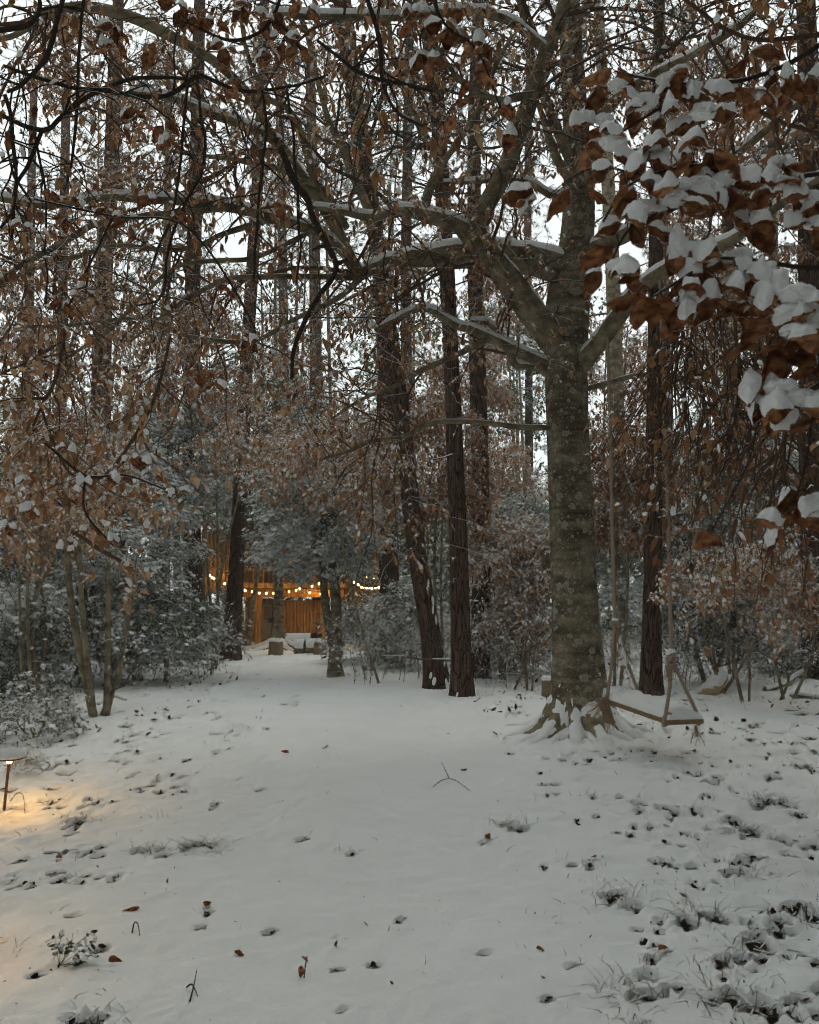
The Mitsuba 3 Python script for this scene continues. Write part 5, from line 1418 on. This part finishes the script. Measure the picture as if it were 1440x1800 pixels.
# stump seats and log benches in front of it
def stump(label, c, R, h, seed, cat='stump', name='tree_stump', snow=.06, lean=(0, 0)):
    r = np.random.default_rng(seed)
    key = fresh(name)
    tag(key, label, cat)
    a = np.linspace(0, 2 * np.pi, 29)[:-1]
    k = 1 + .08 * (nz(np.stack([np.cos(a) * 2, np.sin(a) * 2, a * 0], -1), seed) - .5) * 2 + .03 * np.sin(a * 9 + seed)
    zs = np.array([-.06, .02, h * .4, h * .8, h])
    rs = R * np.array([1.16, 1.10, 1.02, 1.0, .98])
    v = np.stack([(rs[:, None] * k * np.cos(a)) + lean[0] * zs[:, None], (rs[:, None] * k * np.sin(a)) + lean[1] * zs[:, None], zs[:, None] + 0 * a], -1).reshape(-1, 3) + c
    n = len(a)
    i, j = np.meshgrid(np.arange(4), np.arange(n), indexing='ij')
    j2 = (j + 1) % n
    q = np.stack([i * n + j, i * n + j2, (i + 1) * n + j2, (i + 1) * n + j], -1).reshape(-1, 4)
    put(key + '__bark', (v, np.vstack([q[:, [0, 1, 2]], q[:, [0, 2, 3]]])), 'weathered_wood', smooth=40)
    m = lathe([(R * .98, h - .01), (R * 1.04, h + snow * .25), (R * .96, h + snow * .8), (R * .6, h + snow * 1.1), (0, h + snow * 1.15)], 28, np.asarray(c) + [lean[0] * h, lean[1] * h, 0])
    put(key + '__snow', (m[0] + (nz(m[0] * 9, seed) - .5)[:, None] * [.01, .01, .02], m[1]), 'snow')


stump('snow capped stump seat left of the log benches before the tree house', ground(*gz(485, 1151)[:2]), .20, .37, 1)
stump('snow capped stump seat at the right end of the log bench', ground(*gz(563, 1150)[:2]), .18, .36, 2)
for k, (x0, x1) in enumerate(((517, 537), (538, 556))):
    key = fresh('log_bench')
    tag(key, ('short snowy log before the tree house, left one of the pair', 'short snowy log before the tree house, right one of the pair')[k], 'log')
    a, b = gz(x0, 1149), gz(x1, 1149)
    m, uv = rope([a + [0, 0, .15], (a + b) / 2 + [0, .02, .15], b + [0, 0, .15]], .17, 12)
    put(key + '__wood', m, 'limb_bark')
    caps = [lathe([(0, 0), (.17, 0)], 12), ]
    put(key + '__snow', snow_cap(m, .07, .25, .7, k, ns=4, amp=.1), 'snow')
stump('dark broken stump with a cap of snow just left of the big beech', ground(*gz(962, 1224)[:2]), .085, .26, 4, snow=.055)


# ------------------------------------------------------------------ fallen wood
def log(label, pts, seed, name='fallen_log', cat='log', bark='limb_bark', thick=.05, twigs=0):
    """pts: (px, py, half width px, lift m) rows along the ground."""
    r = np.random.default_rng(seed)
    key = fresh(name)
    tag(key, label, cat)
    C = []
    for a, b, w, z in pts:
        g = gz(a, b)
        rad = w / F * g[1]
        C.append([g[0], g[1], g[2] + z + rad * .4, rad])
    s = spline(np.array(C), 24)
    m = tubes(s[None, :, :3], s[None, :, 3], 12)
    n0, n1 = np.arange(12), np.arange(12)
    v = np.vstack([m[0], s[0, :3], s[-1, :3]])
    last = len(m[0])
    f = np.vstack([m[1], [[k, (k + 1) % 12, last] for k in range(12)], [[last - 12 + k, last - 12 + (k + 1) % 12, last + 1] for k in range(12)]])
    put(key + '__wood', (v, f), bark, smooth=50)
    sm = snow_cap(m, thick, .3, .7, seed, ns=8, amp=.2)
    if len(sm[0]): put(key + '__snow', sm, 'snow')
    if twigs:
        a1, q1 = children(s[None, :, :3], s[None, :, 3], twigs, (.2, .7), r, out=.6, droop=.0, K=6, up=.1)
        t = tubes(a1, q1, 4)
        put(key + '__twigs', t, 'twig_mat', color=twig_colors(len(t[0]), 'brown', r), kind='stuff')


log('pale cut log end sticking up from the snow right of the swing', [(1238, 1219, 12, -.08), (1254, 1217, 13, .06), (1268, 1215, 13, .20)], 1, bark='cut_wood', thick=.035)
log('snowy fallen branch at the right edge', [(1345, 1216, 4, .0), (1380, 1206, 4, .04), (1415, 1190, 3.5, .12), (1450, 1178, 3, .2)], 2, name='fallen_branch', cat='branch', thick=.02, twigs=8)
log('dark fallen branch lying low before the right edge', [(1390, 1222, 3, .0), (1430, 1228, 3.5, .02), (1470, 1236, 3, .02)], 3, name='fallen_branch', cat='branch', thick=.015, twigs=6)
log('fallen log covered with snow behind the left edge shrub', [(-20, 1178, 10, .1), (40, 1182, 9, .06), (80, 1188, 8, .02), (112, 1192, 6, 0)], 4, thick=.04)
log('fallen pole of pale wood among the brush right of the tree house', [(600, 1170, 1.6, .12), (640, 1168, 1.6, .14), (668, 1166, 1.4, .16)], 5, name='fallen_branch', cat='branch', thick=.02)
log('thin bent stick arching from the snow below the forked sapling', [(172, 1240, 1.4, .0), (200, 1228, 1.6, .03), (222, 1234, 1.2, 0)], 6, name='fallen_branch', cat='branch', thick=.015)
log('tangled fallen branch behind the pale log end', [(1260, 1180, 3, .1), (1300, 1178, 3, .15), (1350, 1185, 3, .1), (1420, 1192, 2, .05)], 7, name='fallen_branch', cat='branch', thick=.02, twigs=26)


def twig(label, paths, seed):
    key = fresh('small_twig')
    tag(key, label, 'twig')
    P = []
    for c in paths:
        P.append(spline(np.array([gz(a, b) + [0, 0, z] for a, b, z in c]), 10))
    P = np.array(P)
    put(key, tubes(P, np.linspace(.004, .0018, 10)[None] + np.zeros((len(P), 1)), 5), 'twig_mat', color=twig_colors(len(P) * 50, 'dark', np.random.default_rng(seed)))


twig('small forked twig lying on the open snow in the middle of the clearing', [[(762, 1384, .01), (780, 1378, .04), (800, 1376, .03), (826, 1390, .0)], [(790, 1376, .04), (784, 1368, .06), (779, 1361, .08), (776, 1358, .09)]], 1)
twig('thin crossed twig standing in the snow at the lower left', [[(333, 1762, 0), (338, 1752, .02), (342, 1742, .04), (345, 1732, .06)], [(328, 1740, .01), (336, 1744, .03), (342, 1748, .02), (348, 1752, 0)]], 2)
twig('thin arched grass stalk by the lamp light', [[(18, 1412, .02), (30, 1410, .08), (40, 1418, .06), (44, 1430, 0)]], 3)
twig('thin bent twig in the snow left of centre', [[(232, 1640, .0), (236, 1634, .03), (242, 1640, .04), (246, 1645, 0)]], 4)


# ------------------------------------------------------------------ fallen leaves, plant, grass
def fallen_leaf(label, px, py, seed, L=.09, tilt=.3, mat='big_leaf_a'):
    r = np.random.default_rng(seed)
    key = fresh('fallen_leaf')
    tag(key, label, 'leaf')
    g = gz(px, py)
    a = r.uniform(0, 6.28)
    leaf, _ = big_leaf(g + [0, 0, .018], np.array([math.cos(a), math.sin(a), tilt]), L, L * .5, r.normal() * .5, r, False)
    v = leaf[0]
    v[:, 2] = np.maximum(v[:, 2], g[2] + .004)
    put(key, (v, leaf[1]), mat, uv=leaf[2])


fallen_leaf('dark dead leaf lying flat on the snow at the lower left', 245, 1601, 1, .10, .1)
fallen_leaf('curled dead leaf standing in the snow right of the lower left leaf', 362, 1600, 2, .09, .6)
fallen_leaf('small dead leaf below the snowy plant at the lower left', 190, 1698, 3, .07, .5)
fallen_leaf('small dark leaf near the bottom centre left', 412, 1678, 4, .07, .1)
fallen_leaf('dead leaf lying in the clearing below the middle pines', 853, 1475, 5, .09, .6)
fallen_leaf('small dead leaf in the lane in front of the big beech', 508, 1328, 6, .09, .9)
fallen_leaf('dead leaf at the lower right among the grass tufts', 1172, 1672, 7, .08, .9)
fallen_leaf('dead leaf stuck upright at the right among the tufts', 1210, 1585, 8, .07, .7)
fallen_leaf('curled brown leaf at the left below the lamp light', 100, 1510, 9, .08, .7)
fallen_leaf('small leaf right of the middle of the near snow', 942, 1670, 10, .05, .3)
fallen_leaf('brown leaf in the snow right of centre', 1038, 1512, 11, .08, .5)
fallen_leaf('dead leaf left of the dark pit at the lane edge', 275, 1370, 12, .08, .5)

g = gz(534, 1719)
key = 'dead_stalk'
tag(key, 'short reddish dead stalk with a curled leaf standing in the near snow', 'plant')
s = spline(np.vstack([g - [0, 0, .02], g + [.004, 0, .03], g + [.012, .004, .085]]), 8)
put(key + '__stem', tubes(s[None], np.full((1, 8), .0028), 6), 'twig_mat', color=twig_colors(48, 'brown', rng))
lf_, _ = big_leaf(g + [-.012, 0, .05], np.array([-.05, -.1, -1]), .05, .03, .2, np.random.default_rng(3), False)
put(key + '__leaf', lf_[:2], 'big_leaf_b', uv=lf_[2])
lf_, _ = big_leaf(g + [-.01, 0, .088], np.array([1, -.2, .05]), .045, .022, .1, np.random.default_rng(4), False)
put(key + '__cap', lf_[:2], 'big_leaf_a', uv=lf_[2])

g = gz(105, 1698)
key = 'snowy_plant'
tag(key, 'small leafy plant dusted with snow arching over the snow at the lower left', 'plant')
rp = np.random.default_rng(12)
P = []
for a, b in ((92, 1650), (110, 1640), (122, 1655), (160, 1640), (170, 1652), (150, 1690), (178, 1672)):
    e = at(a, b, g[1] + rp.normal() * .03)
    P.append(spline(np.vstack([g, (g + e) / 2 + rp.normal(size=3) * .01, e]), 8))
P = np.array(P)
m = tubes(P, np.full(P.shape[:2], .0015), 5)
put(key + '__stem', m, 'twig_mat', color=twig_colors(len(m[0]), 'olive', rp))
A, S = leaves(*sites(P, 13, rp, .3), rp, (.024, .042), (.5, .7), (.1, .6), OLIVE, snow=.75, sth=.004, scov=.85)
put(key + '__leaves', A[:2], 'leaf', color=A[2], kind='stuff')
put(key + '__snow', S, 'snow', kind='stuff')

DRY = [(0.16, 0.115, 0.065), (0.11, 0.085, 0.05), (0.075, 0.07, 0.035), (0.20, 0.15, 0.09), (.05, .045, .025)]


def blades(c, s, n, r, L, w=1.0):
    """n thin bent blades round c within radius s."""
    b = c + r.normal(size=(n, 3)) * [s * .5, s * .4, 0]
    b[:, 2] = height(b[:, 0], b[:, 1]) - .035
    d = unit(r.normal(size=(n, 3)) * [.75, .75, .25] + [0, 0, .75])
    l = r.uniform(.35, 1, (n, 1)) * L
    sd_ = unit(np.cross(d, r.normal(size=(n, 3)))) * r.uniform(.0010, .0024, (n, 1)) * w
    mid = b + d * l * .6
    tip = b + d * l + np.concatenate([d[:, :2], -np.abs(r.normal(size=(n, 1))) * .6], 1) * l * .35
    v = np.stack([b - sd_, b + sd_, mid - sd_ * .8, mid + sd_ * .8, tip], 1).reshape(-1, 3)
    f = (np.array([[0, 1, 2], [1, 3, 2], [2, 3, 4]])[None] + 5 * np.arange(n)[:, None, None]).reshape(-1, 3)
    col = np.repeat(np.asarray(DRY)[r.integers(0, len(DRY), n)] * r.uniform(.6, 1.2, (n, 1)), 5, 0)
    return v, f, col


TUFT_LABELS = ['dark tuft with a black hollow, upper left of the near right tufts', 'wide dark tuft with a deep black hollow, right of the upper left near tuft', 'bushy tuft at the right, just above the wide dark hollow',
 'wide spiky tuft at the right edge of the clearing, farther back', 'reddish tuft just in front of the wide spiky one at the right', 'bushy tuft in the middle right, short of the big beech', 'tiny tuft beside the dead leaf below the middle pines',
 'round dark tuft at the left, left one of a close pair', 'pale spiky tuft at the left, right one of a close pair', 'snow bent tuft at the left, just past the lamp light', 'ragged tuft with dark hollows near the bottom right, left of the widest one',
 'widest tuft of all, at the bottom edge on the right', 'tiny tuft alone on the open lane in the middle', 'dark tuft cut by the bottom edge at the left', 'tuft among dark pits near the right edge, above the widest one', 'tuft cut by the right edge',
 'thin tuft at the right beside a brown leaf', 'small tuft right of the middle, in front of the swing', 'small tuft at the very bottom right of the middle', 'dark small tuft at the lane edge below the left saplings', 'small tuft farther up the left lane edge',
 'small tuft at the far left before the shrub', 'few blades beside the curled leaf at the lower left', 'tuft left of the one among dark pits near the right edge', 'few blades low in the right middle', 'small tuft between the low right blades and the pits',
 'wide tuft at the far right edge, well back in the clearing', 'tuft left of the beech roots', 'tuft right of the swing', 'few thin blades on the lane left of the middle', 'tiny low tuft in the near middle snow']
rg = np.random.default_rng(55)
for k, (a, b, s, nb) in enumerate(TUFTS):
    g = gz(a, b)
    key = num('grass_tuft', k)
    v, f, col = blades(g, s, nb * 2, rg, .05 + s * .75)
    tag(key, TUFT_LABELS[k], 'grass tuft', 'grass tufts in the snow')
    put(key + '__blades', (v, f), 'leaf', color=col, kind='stuff')
    if s > .1:
        bb = v.reshape(-1, 5, 3)[::5]
        P = np.stack([bb[:, 2], bb[:, 2] * .4 + bb[:, 4] * .6, bb[:, 4]], 1)
        put(key + '__snow', tubes(P + [0, 0, .003], np.full(P.shape[:2], .0030), 5), 'snow', kind='stuff')
gv = []
for k in range(2000):
    a, b = rg.uniform(-40, 1480), 1190 + 620 * rg.random() ** 1.2
    g = atz(a, b)
    w = min(1, max(.10, (abs(g[0] + .35) - .8) / 1.8))
    if rg.random() < w: gv.append(blades(np.array([g[0], g[1], 0]), rg.uniform(.02, .12), int(rg.integers(2, 9)), rg, rg.uniform(.04, .13)))
for (x, y, rr_, d_) in HOLES[:]:
    if rg.random() < .75: gv.append(blades(np.array([x, y, 0]), rr_ * 1.5, int(rg.integers(5, 14)), rg, .03 + rr_ * .8, 1.6))
hx = np.array([(h[0] + rg.normal() * h[2] * .35, h[1] + rg.normal() * h[2] * .3, h[2]) for h in HOLES for _ in range(5)])
hp = np.stack([hx[:, 0], hx[:, 1], height(hx[:, 0], hx[:, 1]) - rg.uniform(.004, .022, len(hx))], 1)
LIT = [(.035, .026, .017), (.05, .034, .02), (.022, .018, .012), (.075, .042, .024), (.035, .036, .018)]
A, _ = leaves(hp, unit(rg.normal(size=hp.shape) * [1, 1, .3]), rg, (.025, .06), (.4, .8), (.1, .8), LIT, snow=0.)
sp = []
for k in range(3000):
    a, b = rg.uniform(-40, 1480), 1180 + 630 * rg.random() ** 1.15
    g = atz(a, b)
    w = min(1, max(.10, (abs(g[0] + .35) - .6) / 2.0)) * min(1, max(0, (float(fb(np.array([[g[0] * 1.3, g[1] * 1.3, 0]]), 2, 31)[0]) - .38) * 5))
    if rg.random() < w: sp.append([g[0], g[1], 0])
sp = np.array(sp)
sp[:, 2] = height(sp[:, 0], sp[:, 1]) + rg.uniform(-.006, .006, len(sp))
A3, _ = leaves(sp, unit(rg.normal(size=sp.shape) * [1, 1, .5]), rg, (.008, .030), (.2, .6), (-.3, .5), LIT + [(.11, .06, .034)], snow=0.)
sq = []
while len(sq) < 1500:                                         # coarser debris under the trees along both edges of the clearing
    y = rg.uniform(9, 22)
    x = (rg.uniform(-60, 1500) - 720) / F * y
    w = 1.0 if not (-2.9 - .10 * (y - 10) < x < 1.0) else .05
    w *= min(1, max(0, (float(fb(np.array([[x * 1.1, y * .8, 0]]), 2, 37)[0]) - .42) * 6)) * min(1, (y - 7.5) / 5)
    if rg.random() < w: sq.append([x, y, float(height(x, y)) + rg.uniform(-.01, .012)])
sq = np.array(sq)
A4, S4 = leaves(sq, unit(rg.normal(size=sq.shape) * [1, 1, .6]), rg, (.03, .11), (.3, .7), (-.3, .5), LIT + BROWN[3:4], snow=.3)
A = (*join(A[:2], A3[:2], A4[:2]), np.vstack([A[2], A3[2], A4[2]]))
put('leaf_litter', A[:2], 'leaf', color=A[2])
tag('leaf_litter', 'dark wet leaf scraps showing in the small hollows of the snow', 'leaf litter', kind='stuff')
m = join(*[q[:2] for q in gv])
put('grass_blades', m, 'leaf', color=np.vstack([q[2] for q in gv]))
tag('grass_blades', 'thin dry grass blades scattered over the snow', 'grass', kind='stuff')
print('triangles', sum(len(__import__('meshkit').WRITTEN[d['filename']][1]) for d in scene.values() if d.get('type') == 'ply'), 'entries', len(scene))
